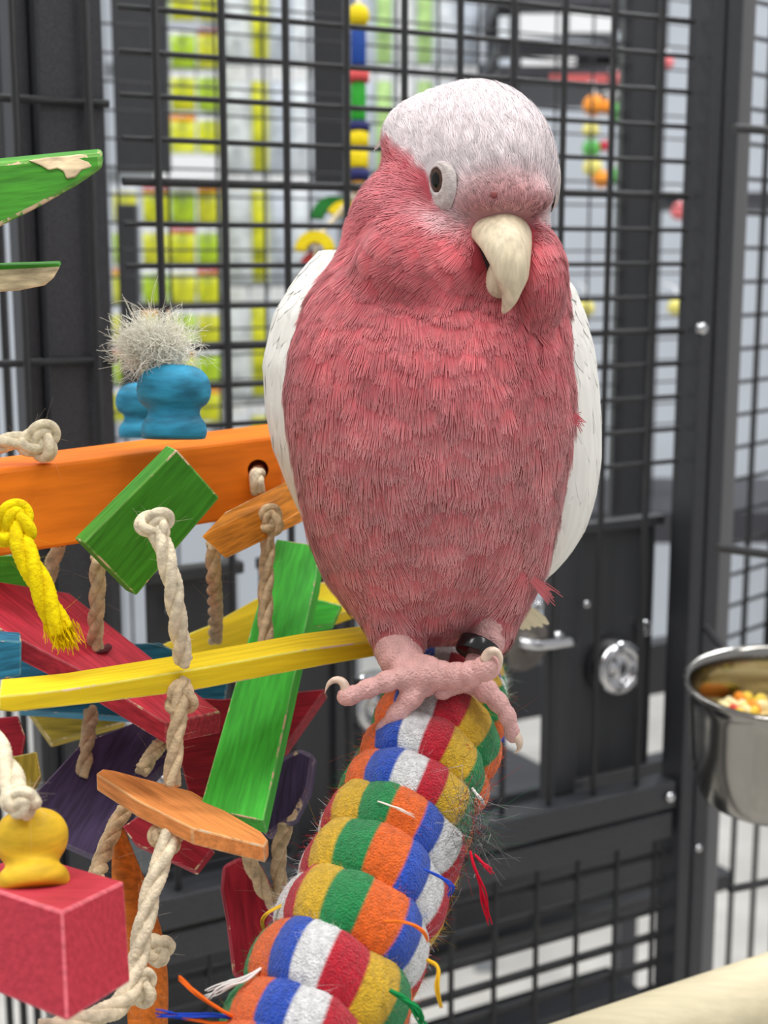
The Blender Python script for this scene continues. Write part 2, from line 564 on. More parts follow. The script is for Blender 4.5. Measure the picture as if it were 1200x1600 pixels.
def bar(name, c, hx, hy, hz, parent, mat=None, bw=0.0015, yaw=0.0):
    cs, sn = math.cos(yaw), math.sin(yaw)
    v, f = box_verts(c, (hx * cs, hx * sn, 0), (-hy * sn, hy * cs, 0), (0, 0, hz))
    o = mesh_obj(name, v, f, mat or M_STEEL, parent, smooth=False)
    return bevel(o, bw)

# ================================================================== the cage round the bird
# The main grid stands upright on a line that runs away to the right.
def plane_hit(px, py, q0, dirv):
    nrm = np.array([-dirv[1], dirv[0], 0.0])
    d = FWD + RIGHT * (px - 600) / F_PX + UP * (800 - py) / F_PX
    return CAM + d * (np.dot(q0 - CAM, nrm) / np.dot(d, nrm))


PYAW = math.atan2(0.488, 0.873)
PDIR = np.array([math.cos(PYAW), math.sin(PYAW), 0.0])
PNRM = np.array([-PDIR[1], PDIR[0], 0.0])               # away from the camera
Q0 = P(180, 400, 0.80)
hitp = lambda px, py: plane_hit(px, py, Q0, PDIR)
s_of = lambda p: float(np.dot(p - Q0, PDIR))
at = lambda s, z, n=0.0: np.array([Q0[0] + PDIR[0] * s + PNRM[0] * n, Q0[1] + PDIR[1] * s + PNRM[1] * n, z])

s_first = s_of(hitp(242, 100))
s_tenth = s_of(hitp(957, 100))
DS = (s_tenth - s_first) / 8.0
z_top = hitp(300, 19)[2]
DZ = (z_top - hitp(300, 605)[2]) / 9.0
z_ceil = z_top + 3 * DZ
z_rail = hitp(900, 1268)[2]
z_base = hitp(700, 1640)[2] - 0.25
s_left = s_of(hitp(125, 400))
s_right = s_of(hitp(1092, 700))

cage = empty('bird_cage', at(0.2, 0.0), 'black powder-coated wire cage wall with square posts and rails behind the bird', 'cage')
# square corner post with a slimmer door stile, left
ptube = 0.0185
bar('post', at(s_left, 0.85, 0.022), ptube, ptube, 0.85 + 0.1, cage, yaw=PYAW)
bar('post', at(s_left - 0.0235, 0.85, 0.030), 0.0045, 0.014, 0.95, cage, yaw=PYAW)
# twin posts on the right
bar('post', at(s_right - 0.008, 0.85, 0.0), 0.0062, 0.0125, 0.95, cage, yaw=PYAW)
bar('post', at(s_right + 0.0055, 0.85, -0.002), 0.0068, 0.0125, 0.95, cage, yaw=PYAW)
bar('post', at(s_right + 0.023, 0.85, 0.004), 0.0095, 0.0095, 0.95, cage, plain('lit_post_face', (104, 104, 106), 0.45, 0, 0.45, bump=(800, 0.3, 0.0004, 2)), yaw=PYAW)  # side face lit from the right: that light is put into a paler grey
# base rails: two tubes, one over the other
s0, s1 = s_left + ptube, s_right - 0.018
hz = 0.0105
bar('rail', at((s0 + s1) / 2, z_rail, 0.0), (s1 - s0) / 2, 0.010, hz, cage, yaw=PYAW)
bar('rail', at((s0 + s1) / 2, z_rail - 2 * hz - 0.0035, 0.002), (s1 - s0) / 2, 0.010, hz, cage, yaw=PYAW)
rz_low = z_rail - 3 * hz - 0.005
# upright wires
zt, zb = z_ceil, z_rail + hz
for k in range(-2, 10):
    s = s_first + DS * k
    if s > s1: continue
    wire_between(at(s, zb, -0.001 if k >= 0 else -0.004), at(s, zt, -0.001 if k >= 0 else -0.004), 0.0023, cage, 'upright_wire')
# cross wires (closer together); the gap lower down holds the feeder doors
heavy = (4, 8)
for k in range(-2, 13):
    z = z_top - DZ * k
    r = 0.0026 if k in heavy else 0.0017
    wire_between(at(s_first - 0.5 * DS, z, 0.0022), at(s1, z, 0.0022), r, cage, 'cross_wire')
for py in (157, 566):
    z = hitp(80, py)[2]
    wire_between(at(s_first - 3.2 * DS, z, -0.004 + 0.005), at(s_left + 0.02, z, 0.001), 0.0022, cage, 'cross_wire')
# low grid under the rails
zl = hitp(800, 1640)[2] - 0.02
for k in range(0, 12):
    s = s0 + 0.012 + (s1 - s0) * k / 11.6
    wire_between(at(s, zl, 0), at(s, rz_low + 0.004, 0), 0.0021, cage, 'upright_wire')
for k in range(0, 8):
    z = rz_low - 0.016 - 0.0225 * k
    wire_between(at(s0, z, 0.004), at(s1, z, 0.004), 0.0034, cage, 'cross_wire')
# left of the corner post: close-set bars of the side wall
for k, x in enumerate((-46, -22, 2, 24, 45, 63)):
    q = P(x, 400, 0.98 - 0.022 * k)
    wire_between(np.array([q[0], q[1], z_base]), np.array([q[0], q[1], zt]), 0.0030, cage, 'side_bar')
# solid feeder plates between the wires
zc0, zc1 = hitp(990, 1225)[2], hitp(990, 828)[2]
for (xa, xb) in ((893, 1058), (436, 586), (255, 400)):
    sa, sb = s_of(hitp(xa, 1000)), s_of(hitp(xb, 1000))
    top = zc1 if xa > 300 else hitp(330, 905)[2]
    bar('feeder_plate', at((sa + sb) / 2, (zc0 + top) / 2, 0.03), (sb - sa) / 2, 0.002, (top - zc0) / 2, cage, M_PLATE, yaw=PYAW)
    bar('plate_lip', at((sa + sb) / 2, top, 0.026), (sb - sa) / 2 + 0.002, 0.006, 0.004, cage, M_PLATE, yaw=PYAW)
sa = s_of(hitp(905, 1000))
bar('stile', at(sa, (zc0 + zc1) / 2 - 0.01, 0.022), 0.010, 0.010, (zc1 - zc0) / 2 + 0.02, cage, yaw=PYAW)
sa = s_of(hitp(548, 1000))
bar('stile', at(sa + 0.004, (zc0 + zc1) / 2 - 0.01, 0.026), 0.004, 0.004, (zc1 - zc0) / 2 + 0.02, cage, yaw=PYAW)
# bright bolts and round feeder caps
def dome(px, py, n, r, h, name, label=None):
    p = hitp(px, py) + PNRM * n
    pr = smooth_profile([(r, 0), (r, h * 0.25), (r * 0.86, h * 0.62), (r * 0.62, h * 0.7), (r * 0.5, h * 0.45), (r * 0.34, h * 0.42), (0.0002, h * 0.5)], 26)
    v, f = lathe(pr, p, -PNRM, 36)
    o = mesh_obj(name, v, f, M_CHROME, cage)
    if label: o['label'] = label
    return o


dome(988, 1052, 0.026, 0.0225, 0.022, 'feeder_cap', 'polished round steel feeder cap')
dome(612, 1112, 0.026, 0.0225, 0.022, 'feeder_cap', 'polished round steel feeder cap')


def bolt(px, py, n, r):
    p = hitp(px, py) + PNRM * n
    v, f = lathe(smooth_profile([(r, 0), (r, r * 0.5), (r * 0.7, r * 0.95), (0.0002, r * 1.1)], 12), p, -PNRM, 20)
    mesh_obj('bolt', v, f, M_CHROME, cage)


for (x, y, n, r) in [(1037, 992, 0.026, 0.0066), (882, 1004, 0.012, 0.007), (867, 955, 0.02, 0.004), (1030, 1237, -0.011, 0.004), (928, 948, 0.01, 0.003), (1074, 512, -0.014, 0.0045), (290, 962, 0.02, 0.006), (268, 1235, 0.02, 0.006), (1072, 1315, -0.013, 0.003)]:
    bolt(x, y, n, r)
# wing nut and round washer that hold the perch to the cage
pw = hitp(838, 1012)
v, f = lathe(smooth_profile([(0.021, 0), (0.0215, 0.004), (0.019, 0.007), (0.008, 0.009), (0.007, 0.016), (0.0002, 0.017)], 22), pw + PNRM * 0.02, -PNRM, 32)
mesh_obj('perch_washer', v, f, plain('grey_brown_plastic', (110, 104, 98), 0.4), cage)
v, f = tube(spline([hitp(812, 1004), hitp(838, 1006) - PNRM * 0.004, hitp(893, 1002)], 12), 0.0042, 10)
mesh_obj('wing_nut', v, f, M_CHROME, cage)

# --- second grid: the far side of the cage ----------------------------------------------
far = empty('far_cage_grid', at(0.4, 0.0, 0.5), 'far wire wall of the cage seen blurred through the near wires', 'cage')
n2 = 0.42
fs0 = s_left + 0.12
fs1 = s_of(plane_hit(1128, 400, Q0 + PNRM * n2, PDIR))
nfar = int((fs1 - fs0) / 0.046)
for k in range(0, nfar + 1):
    s = fs0 + (fs1 - fs0) * k / nfar
    wire_between(at(s, z_rail - 0.1, n2), at(s, zt + 0.25, n2), 0.0013, far, 'upright_wire')
for k in range(0, 26):
    z = zt + 0.2 - DZ * k
    wire_between(at(fs0, z, n2 + 0.003), at(fs1, z, n2 + 0.003), 0.0011, far, 'cross_wire')
bar('rail', at((fs0 + fs1) / 2, z_rail - 0.06, n2), (fs1 - fs0) / 2, 0.012, 0.03, far, yaw=PYAW)
bar('rail', at((fs0 + fs1) / 2, z_rail - 0.20, n2), (fs1 - fs0) / 2, 0.012, 0.03, far, yaw=PYAW)


def px_post(px0, px1, py0, py1, d, name, parent, mat=None, thick=0.03):
    c, w, h, t = rect_box(px0, py0, px1, py1, d, thick)
    return bar(name, c, w, t, h, parent, mat)


px_post(489, 544, -60, 292, 1.35, 'post', far)
px_post(966, 1022, -60, 830, 1.5, 'post', far, M_STEEL)
px_post(1022, 1031, -60, 830, 1.49, 'post', far, M_PLATE)
px_post(176, 262, -60, 268, 1.45, 'panel', far, M_STEEL, 0.01)
px_post(-90, 74, -60, 345, 1.05, 'panel', far, M_STEEL, 0.01)
px_post(186, 216, 320, 640, 1.45, 'post', far, M_STEEL, 0.02)
# floor tray under the grid
tr = at(0.36, z_rail - 0.19, 0.40)
o = bar('tray', tr, 0.30, 0.20, 0.008, far, M_STEEL, yaw=PYAW)
for nn_, se in ((0.15, 0.56), (0.42, fs1 - 0.02)):
    bar('base_shelf', at((se + 0.06) / 2, z_rail - 0.30, nn_), (se - 0.06) / 2, 0.085, 0.010, far, M_STEEL, yaw=PYAW)
bar('tray_side', at(0.33, z_rail - 0.16, 0.20), 0.27, 0.004, 0.03, far, M_STEEL, yaw=PYAW)

# --- next cage beyond the right-hand post -------------------------------------------------
nxt = empty('neighbour_cage', P(1210, 900, 1.25) * np.array([1, 1, 0]), 'neighbouring black cage cut off at the frame edge beyond the twin posts', 'cage')
e1, e2 = P(1150, 400, 1.25), P(1420, 400, 1.5)
nd = (e2 - e1) * np.array([1, 1, 0]); nl = np.linalg.norm(nd); nd /= nl
for k in range(9):
    q = e1 + nd * nl * k / 8
    wire_between(np.array([q[0], q[1], z_base]), np.array([q[0], q[1], zt + 0.2]), 0.0028, nxt, 'upright_wire')
for k in range(28):
    z = zt + 0.1 - 0.030 * k
    wire_between(np.array([e1[0], e1[1], z]), np.array([e1[0], e1[1], z]) + nd * nl, 0.0019, nxt, 'cross_wire')
q = e1 + nd * 0.06
bar('plate', np.array([q[0] + 0.075, q[1] + 0.05, P(1180, 930, 1.3)[2]]), 0.085, 0.004, 0.085, nxt, M_PLATE, yaw=math.atan2(nd[1], nd[0]))
# hooked wire ends of the open door, right of the post
for (x0, y0, x1, y1, d) in [(1146, 200, 1230, 206, 0.93), (1118, 855, 1240, 872, 0.9), (1140, 1250, 1240, 1290, 1.05), (1140, 1390, 1240, 1370, 1.05)]:
    wire_between(P(x0, y0, d), P(x1, y1, d + 0.03), 0.0030, nxt, 'hook_wire')

# --- steel food bowl -----------------------------------------------------------------------
bc = P(1222, 1072, 0.865)
bowl_ax = np.array([-0.03, -0.10, 1.0]); bowl_ax /= np.linalg.norm(bowl_ax)
R = 150 / F_PX * 0.865
bowl = empty('food_bowl', bc - bowl_ax * 0.075, 'stainless steel food bowl with rolled rim full of mixed seed', 'bowl')
prof = smooth_profile([(R * 0.70, -0.074), (R * 0.82, -0.070), (R * 0.90, -0.05), (R * 0.93, -0.02), (R * 0.955, -0.004), (R * 1.0, 0.0), (R * 1.015, 0.0022), (R * 1.0, 0.0045), (R * 0.955, 0.0035), (R * 0.92, -0.004), (R * 0.90, -0.02), (R * 0.86, -0.05), (R * 0.70, -0.068), (0.001, -0.07)], 60)
v, f = lathe(prof, bc, bowl_ax, 64)
mesh_obj('bowl_shell', v, f, M_BOWL, bowl)
v, f = lathe(smooth_profile([(R * 0.9, -0.032), (R * 0.6, -0.026), (R * 0.3, -0.023), (0.0005, -0.022)], 14), bc, bowl_ax, 40)
mesh_obj('feed', v, f, plain('seed_bed', (196, 160, 104), 0.8, bump=(260, 1.0, 0.004, 4), var=0.4, vscale=260), bowl)
wire_between(bc + bowl_ax * -0.005 + np.array([-R * 0.2, R * 0.98, 0]), bc + bowl_ax * -0.005 + np.array([-R * 0.2, R * 0.98 + 0.1, 0]), 0.003, bowl, 'bracket')
kib = {'yellow': (226, 192, 70), 'red': (204, 74, 54), 'cream': (232, 214, 160), 'green': (150, 160, 84), 'orange': (232, 140, 40)}
kmat = {k: plain(k + '_kibble', c, 0.7) for k, c in kib.items()}
e1_ = np.cross(bowl_ax, [0, 1, 0]); e1_ /= np.linalg.norm(e1_); e2_ = np.cross(bowl_ax, e1_)
sv_, sf_ = lathe(smooth_profile([(0.0001, -0.004), (0.0045, -0.0022), (0.0056, 0), (0.0045, 0.0024), (0.0001, 0.004)], 8), (0, 0, 0), (0, 0, 1), 9)
rr_ = np.random.default_rng(3)
for i in range(64):
    a, q = rr_.uniform(0, 2 * math.pi), R * 0.82 * math.sqrt(rr_.uniform(0.02, 1))
    c = bc + e1_ * q * math.cos(a) + e2_ * q * math.sin(a) + bowl_ax * (-0.022 - 0.008 * (q / R) ** 2)
    key = rr_.choice(list(kib), p=[.25, .1, .45, .08, .12])
    tw = Matrix.Rotation(rr_.uniform(0, 3), 3, 'X') @ Matrix.Rotation(rr_.uniform(0, 3), 3, 'Y')
    o = mesh_obj('kibble', sv_ @ np.array(tw).T * rr_.uniform(0.8, 1.15) + c, sf_, kmat[key], bowl)

# --- pale dowel perch in the lower right corner ----------------------------------------------
a, b = P(850, 1672, 0.66), P(1330, 1506, 0.74)
dv = b - a
pth = np.array([a + dv * t for t in (0, 0.004, 0.3, 0.6, 0.996, 1)])
v, f = tube(pth, [0.0165, 0.0185, 0.0185, 0.0185, 0.0185, 0.0165], 40)
dw = empty('dowel_perch', a, 'smooth pale wooden dowel perch crossing the lower corner', 'perch')
mesh_obj('dowel', v, f, M_DOWEL, dw)
v, f = tube(np.array([b - dv * 0.01, b + dv / np.linalg.norm(dv) * 0.12]), 0.004, 12)
mesh_obj('mounting_bolt', v, f, M_CHROME, dw)

# --- bead toy hanging in the cage behind the bird ---------------------------------------------
bt = empty('bead_toy', P(560, 290, 1.2), 'hanging stack of yellow, blue, red and green wooden pieces behind the bird', 'pet toy')
BT = {'y': (232, 206, 20), 'b': (20, 62, 140), 'r': (216, 84, 84), 'g': (38, 150, 40), 'n': (40, 44, 96), 'o': (208, 150, 60), 'd': (28, 112, 44)}
bm_ = {k: wood('bead_' + k, c, var=0.08) for k, c in BT.items()}
for (y0, y1, w, k, rnd) in [(8, 42, 17, 'y', True), (47, 104, 12, 'b', False), (112, 128, 17, 'r', False), (131, 190, 12, 'g', False), (192, 206, 18, 'n', False), (207, 230, 16, 'y', False), (234, 264, 16, 'y', False), (266, 282, 18, 'n', False), (284, 300, 12, 'o', False)]:
    c0, c1 = P(560, y1, 1.2), P(560, y0, 1.2)
    h = np.linalg.norm(c1 - c0); r = w / F_PX * 1.2
    pr = [(r * 0.3, 0), (r * 0.75, h * 0.1), (r, h * 0.35), (r, h * 0.65), (r * 0.75, h * 0.9), (r * 0.3, h)] if rnd else [(r * 0.9, 0), (r, h * 0.06), (r, h * 0.94), (r * 0.9, h)]
    v, f = lathe(smooth_profile(pr, 14) if rnd else pr, c0, (c1 - c0), 28)
    mesh_obj('bead', v, f, bm_[k], bt)
v, f = tube(np.array([P(560, 300, 1.2), P(560, -60, 1.2)]), 0.002, 8)
mesh_obj('cord', v, f, M_ROPE, bt)
# curved slices at its lower end
def slice_(px, py, r, k, a0, a1, d, thick=0.012):
    an = np.linspace(a0, a1, 18)
    c = P(px, py, d)
    rr = r / F_PX * d
    o_ = np.array([c + RIGHT * math.cos(t) * rr + UP * math.sin(t) * rr for t in an])
    i_ = np.array([c + RIGHT * math.cos(t) * rr * 0.45 + UP * math.sin(t) * rr * 0.45 for t in an])
    fv_, n = [], len(an)
    v = np.vstack([o_, i_, o_ + FWD * thick, i_ + FWD * thick])
    f = []
    for i in range(n - 1):
        f += [[i, i + 1, n + i + 1, n + i], [2 * n + i, 3 * n + i, 3 * n + i + 1, 2 * n + i + 1], [i, 2 * n + i, 2 * n + i + 1, i + 1], [n + i, n + i + 1, 3 * n + i + 1, 3 * n + i]]
    f += [[0, n, 3 * n, 2 * n], [n - 1, 3 * n - 1, 4 * n - 1, 2 * n - 1][::-1]]
    mesh_obj('curved_slice', v, f, bm_[k], bt, smooth=False)


slice_(492, 392, 32, 'y', 0.1, 3.05, 1.18)
slice_(494, 418, 26, 'r', 0.2, 2.9, 1.19)
slice_(520, 340, 34, 'd', 0.9, 3.1, 1.22)
slice_(540, 345, 32, 'y', 0.7, 2.6, 1.20)
v, f = tube(spline([P(560, 298, 1.2), P(545, 315, 1.2), P(515, 350, 1.2), P(496, 375, 1.185), P(493, 420, 1.19)], 20), 0.002, 8)
mesh_obj('cord', v, f, M_ROPE, bt)

# ================================================================== wooden bird toy
toy = empty('wooden_bird_toy', P(120, 1600, 0.5), 'hanging bird toy of dyed wooden blocks strung on cotton ropes beside the cockatoo', 'pet toy')
W = {'orange': wood('orange_wood', (240, 122, 18), amount=0.02, var=0.07, grain=(3, 20, 20)), 'green': wood('green_wood', (60, 136, 30), amount=0.03, var=0.10),
     'bright_green': wood('bright_green_wood', (60, 178, 50), amount=0.04, var=0.10), 'brown_orange': wood('tan_orange_wood', (206, 128, 34), amount=0.06, var=0.15),
     'yellow': wood('yellow_wood', (236, 204, 30), amount=0.03, var=0.07, grain=(2, 30, 60)), 'red': wood('red_wood', (186, 46, 62), amount=0.04, var=0.13),
     'dark_red': wood('crimson_wood', (156, 26, 44), amount=0.03, var=0.14), 'blue': wood('teal_blue_wood', (40, 118, 150), amount=0.03, var=0.2), 'purple': wood('purple_wood', (58, 44, 78), amount=0.05, var=0.22),
     'olive': wood('olive_yellow_wood', (160, 138, 46), amount=0.05, var=0.15), 'apricot': wood('apricot_wood', (232, 146, 78), amount=0.06, var=0.1), 'knob_yellow': wood('mustard_wood', (224, 180, 40), amount=0.0, var=0.1, grain=(8, 8, 30)),
     'sky_blue': wood('sky_blue_wood', (42, 130, 164), amount=0.0, var=0.2, grain=(8, 8, 30)), 'rust': wood('rust_leather', (196, 104, 30), amount=0.0, var=0.12)}


# worn edges: the same dye, thinner, with bare wood showing in places
EDGE = {}
for k_, c_ in {'orange': (240, 140, 50), 'green': (96, 152, 62), 'bright_green': (96, 182, 84), 'brown_orange': (206, 150, 84), 'yellow': (236, 212, 90), 'red': (196, 84, 94), 'dark_red': (170, 62, 74),
               'blue': (80, 138, 160), 'purple': (92, 78, 104), 'olive': (172, 154, 84), 'apricot': (234, 168, 112)}.items():
    EDGE[W[k_].name] = wood(W[k_].name + '_edge', c_, amount=0.42, var=0.15, pscale=90)


def slab(name, front, ext, mat, parent, bw=0.0007, raw=True):
    """front outline [(px,py,d)...] and the shift (dpx,dpy,dd) to the back outline"""
    # flatten the outline onto one plane
    p0 = np.array([P(*q) for q in front])
    ce = p0.mean(0)
    pn = np.linalg.svd(p0 - ce)[2][2]
    dirs = [FWD + RIGHT * (q[0] - 600) / F_PX + UP * (800 - q[1]) / F_PX for q in front]
    front = [(q[0], q[1], float(np.clip(np.dot(ce - CAM, pn) / np.dot(dv, pn), q[2] - 0.03, q[2] + 0.03))) for q, dv in zip(front, dirs)]
    fr = np.array([P(*q) for q in front])
    bk = np.array([P(x + ext[0], y + ext[1], d + ext[2]) for x, y, d in front])
    n = len(fr)
    nrm = np.zeros(3)
    for i in range(n):
        a, b = fr[i], fr[(i + 1) % n]
        nrm += np.cross(a, b)
    v = np.vstack([fr, bk])
    cd = bk.mean(0) - fr.mean(0)
    order = list(range(n))
    # outward orientation
    nr = np.cross(fr[1] - fr[0], fr[2] - fr[1])
    tot = np.zeros(3)
    for i in range(1, n - 1): tot += np.cross(fr[i] - fr[0], fr[i + 1] - fr[0])
    flip = np.dot(tot, cd) > 0
    f = [order, [n + i for i in order[::-1]]] + [[i, n + i, n + (i + 1) % n, (i + 1) % n] for i in range(n)]
    if flip: f = [q[::-1] for q in f]
    # grain runs along the longest edge: the object's own x axis lies along it
    ed = [fr[(i + 1) % n] - fr[i] for i in range(n)]
    ax = max(ed, key=lambda e: np.linalg.norm(e)); ax = ax / np.linalg.norm(ax)
    az = cd - ax * np.dot(cd, ax); az /= np.linalg.norm(az)
    Rm = np.stack([ax, np.cross(az, ax), az], 1)
    org = v.mean(0)
    o = mesh_obj(name, (v - org) @ Rm + wloc(parent), f, None, parent, smooth=False, mats=[mat, EDGE.get(mat.name, RAWWOOD)])
    o.location = org - wloc(parent)
    o.rotation_euler = Matrix(Rm.tolist()).to_euler()
    return bevel(o, bw, 2, 1 if raw else -1)


def drill(o, holes, r=0.0042):
    """bore real holes through a block: (start point, end point)"""
    cut = []
    for a, b in holes:
        v, f = tube(np.array([a, b]), r, 20)
        c = mesh_obj('drill', v, f, M_DARKHOLE)
        m = o.modifiers.new('hole', 'BOOLEAN'); m.operation = 'DIFFERENCE'; m.object = c; m.solver = 'EXACT'
        cut.append(c)
    bpy.context.view_layer.update()
    dg = bpy.context.evaluated_depsgraph_get()
    me = bpy.data.meshes.new_from_object(o.evaluated_get(dg))
    o.modifiers.clear()
    o.data = me
    for c in cut:
        bpy.data.objects.remove(c)


M_DARKHOLE = plain('bored_hole', (120, 62, 20), 0.8)


def rope(pix, r, mat, parent, name='rope', turns=None, strands=3, n=None):
    """laid rope: three strands twisted round a path of (px,py,d)"""
    pth = spline([P(*q) for q in pix], n or max(30, 14 * len(pix)))
    L = np.linalg.norm(np.diff(pth, axis=0), axis=1).sum()
    n = n or int(max(40, L / 0.0009))
    pth = spline(pth[::max(1, len(pth) // 30)].tolist() + [pth[-1].tolist()], n)
    t, nn, bb = frames(pth)
    s = np.linspace(0, L, n)
    mb = MB()
    for k in range(strands):
        a = 2 * math.pi * (s / (r * 11.0)) + 2 * math.pi * k / strands
        c = pth + (np.cos(a)[:, None] * nn + np.sin(a)[:, None] * bb) * r * 0.50
        v, f = tube(c, r * 0.60 * (1 + 0.05 * np.sin(s * 3000 + k)), 9)
        mb.add(v, f)
    FIB.append((pth, r, mat))
    return mb.build(name, mat, parent)


FIB = []


def knot(px, py, d, r, mat, parent, size=2.1, rot=0.0):
    """overhand knot: a fat trefoil of the same rope"""
    c = P(px, py, d)
    u = np.linspace(0, 2 * math.pi, 90)
    x = np.sin(u) + 2 * np.sin(2 * u); y = np.cos(u) - 2 * np.cos(2 * u); z = -np.sin(3 * u)
    q = np.stack([x, y * 0.9, z * 0.9], 1) * r * size / 3.2
    cr, sr = math.cos(rot), math.sin(rot)
    pth = c + (q[:, :1] * cr - q[:, 1:2] * sr) * RIGHT + (q[:, :1] * sr + q[:, 1:2] * cr) * UP - q[:, 2:] * FWD
    t, nn, bb = frames(pth)
    s = np.linspace(0, 1, 90)
    mb = MB()
    L = np.linalg.norm(np.diff(pth, axis=0), axis=1).sum()
    for k in range(3):
        a = 2 * math.pi * s * round(L / (r * 11)) + 2 * math.pi * k / 3
        v, f = tube(pth + (np.cos(a)[:, None] * nn + np.sin(a)[:, None] * bb) * r * 0.46, r * 0.58, 8)
        mb.add(v, f)
    FIB.append((pth, r, mat))
    return mb.build('knot', mat, parent)


# --- cross beam --------------------------------------------------------------------------
beam = slab('crossbeam', [(-90, 746, .53), (440, 680, .628), (440, 800, .628), (-90, 884, .53)], (10, -22, .034), W['orange'], toy, 0.0014, raw=False)
drill(beam, [(P(25, 806, .50), P(25, 800, .565)), (P(402, 738, .58), P(404, 732, .646))], 0.0046)
# blue turned knob on the beam, and its twin behind
def knob_on(px, py_bot, d, sc, mat, prof):
    k = sc / F_PX * d
    base = P(px, py_bot, d)
    v, f = lathe(smooth_profile([(r * k, h * k) for r, h in prof], 46), base, UP * 0.98 + FWD * -0.02, 44)
    return mesh_obj('knob', v, f, mat, toy)


KP = [(0.5, 0), (44, 0), (50, 5), (51, 14), (49, 24), (43, 33), (40, 40), (42, 48), (52, 56), (57, 68), (57.5, 80), (54, 94), (45, 106), (32, 113), (18, 115), (10, 112), (0.5, 108)]
knob_on(272, 686, .575, 1.0, W['sky_blue'], KP)
knob_on(224, 684, .70, 0.74, W['sky_blue'], KP)
# unravelled cotton tuft above the knob
rg = np.random.default_rng(5)
curls('cotton_tuft', toy, M_FUZZ, P(252, 548, .575), (-0.45, -0.1, 0.35), 1500, (0.010, 0.022), 0.00013, 8.0, (0.0042, 0.003, 0.0026), 0.75, (255, 251, 238), 'unravelled cream cotton tuft', 2)
curls('cotton_tuft', toy, M_FUZZ, P(232, 540, .575), (-0.5, -0.1, 0.1), 900, (0.008, 0.018), 0.00013, 9.0, (0.004, 0.003, 0.0026), 1.0, (255, 251, 238), 'unravelled cream cotton tuft', 3)
curls('stray_strands', toy, M_FUZZ, P(242, 535, .575), (-0.3, -0.1, 0.7), 40, (0.014, 0.026), 0.00013, 3.0, (0.004, 0.002, 0.002), 0.8, (250, 244, 226), None, 4)
rope([(272, 588, .575), (268, 572, .574), (258, 556, .574), (246, 545, .574)], 0.0034, M_ROPE, toy)
# --- blocks ----------------------------------------------------------------------------------
g1 = slab('wood_block', [(276, 702, .500), (343, 778, .515), (213, 931, .522), (131, 848, .507)], (-15, -7, .014), W['green'], toy)
b2 = slab('wood_block', [(314, 839, .552), (437, 778, .609), (474, 766, .624), (474, 815, .624), (352, 874, .556)], (38, -40, .024), W['brown_orange'], toy, 0.0007)
yb = slab('wood_slat', [(-2, 1088, .470), (100, 1078, .486), (300, 1046, .517), (470, 1016, .545), (588, 1001, .578), (586, 1026, .578), (470, 1047, .545), (300, 1080, .517), (150, 1099, .493), (20, 1113, .472), (-2, 1111, .470)], (4, -27, .020), W['yellow'], toy, 0.0006)
slab('wood_slat', [(432, 842, .640), (500, 852, .640), (494, 905, .628), (412, 1283, .530), (312, 1262, .530)], (6, 20, .010), W['bright_green'], toy, 0.0007)
slab('wood_slat', [(-40, 902, .560), (108, 926, .590), (345, 1112, .585), (260, 1130, .560), (118, 1043, .550), (-40, 962, .536)], (0, 34, .004), W['red'], toy)
slab('wood_slat', [(258, 1086, .575), (345, 1092, .60), (508, 1076, .63), (440, 1174, .61), (388, 1230, .60), (300, 1262, .59), (278, 1170, .58)], (4, 14, .012), W['dark_red'], toy)
slab('wood_slat', [(10, 1012, .600), (250, 1004, .625), (356, 1062, .632), (350, 1104, .628), (220, 1122, .610), (30, 1110, .595)], (0, 8, .012), W['blue'], toy)
slab('wood_block', [(-60, 996, .515), (34, 1002, .520), (33, 1056, .520), (-60, 1074, .515)], (-2, -14, .022), W['blue'], toy)
slab('wood_slat', [(-40, 868, .60), (60, 866, .61), (66, 915, .61), (-40, 932, .60)], (0, 6, .012), W['green'], toy)
slab('wood_slat', [(-20, 918, .625), (70, 912, .63), (90, 960, .63), (0, 985, .625)], (0, 6, .012), W['olive'], toy)
slab('wood_slat', [(44, 1110, .635), (190, 1104, .64), (196, 1128, .64), (80, 1160, .635)], (0, 8, .012), W['olive'], toy)
slab('wood_slat', [(232, 1120, .60), (300, 1150, .60), (236, 1215, .575), (160, 1345, .55), (60, 1300, .55), (58, 1236, .56), (128, 1160, .585)], (6, 10, .012), W['purple'], toy)
slab('wood_slat', [(412, 1210, .595), (440, 1182, .605), (468, 1168, .612), (492, 1180, .612), (484, 1235, .60), (462, 1278, .592), (418, 1308, .585), (404, 1290, .588)], (5, 8, .012), W['purple'], toy, 0.0022)
slab('wood_slat', [(250, 1008, .655), (330, 975, .665), (400, 935, .67), (540, 900, .68), (560, 950, .68), (420, 1000, .66), (300, 1030, .65)], (0, 14, .010), W['yellow'], toy)
slab('wood_slat', [(470, 930, .665), (535, 945, .67), (520, 975, .665), (440, 990, .655)], (0, 8, .010), W['bright_green'], toy)
slab('wood_slat', [(-50, 1126, .545), (28, 1118, .55), (40, 1150, .55), (34, 1184, .548), (-50, 1200, .54)], (0, 8, .01), W['dark_red'], toy)
slab('wood_block', [(18, 1182, .535), (58, 1174, .54), (65, 1212, .54), (48, 1240, .538), (18, 1236, .535)], (0, 6, .014), W['olive'], toy)
slab('wood_slat', [(190, 1292, .56), (232, 1264, .565), (332, 1326, .565), (304, 1362, .56), (210, 1318, .555)], (5, 6, .01), W['dark_red'], toy)
slab('wood_slat', [(346, 1352, .585), (372, 1338, .588), (400, 1345, .59), (428, 1402, .588), (420, 1470, .58), (396, 1540, .572), (362, 1525, .572), (352, 1440, .578), (343, 1390, .582)], (8, 4, .008), W['dark_red'], toy, 0.0018)
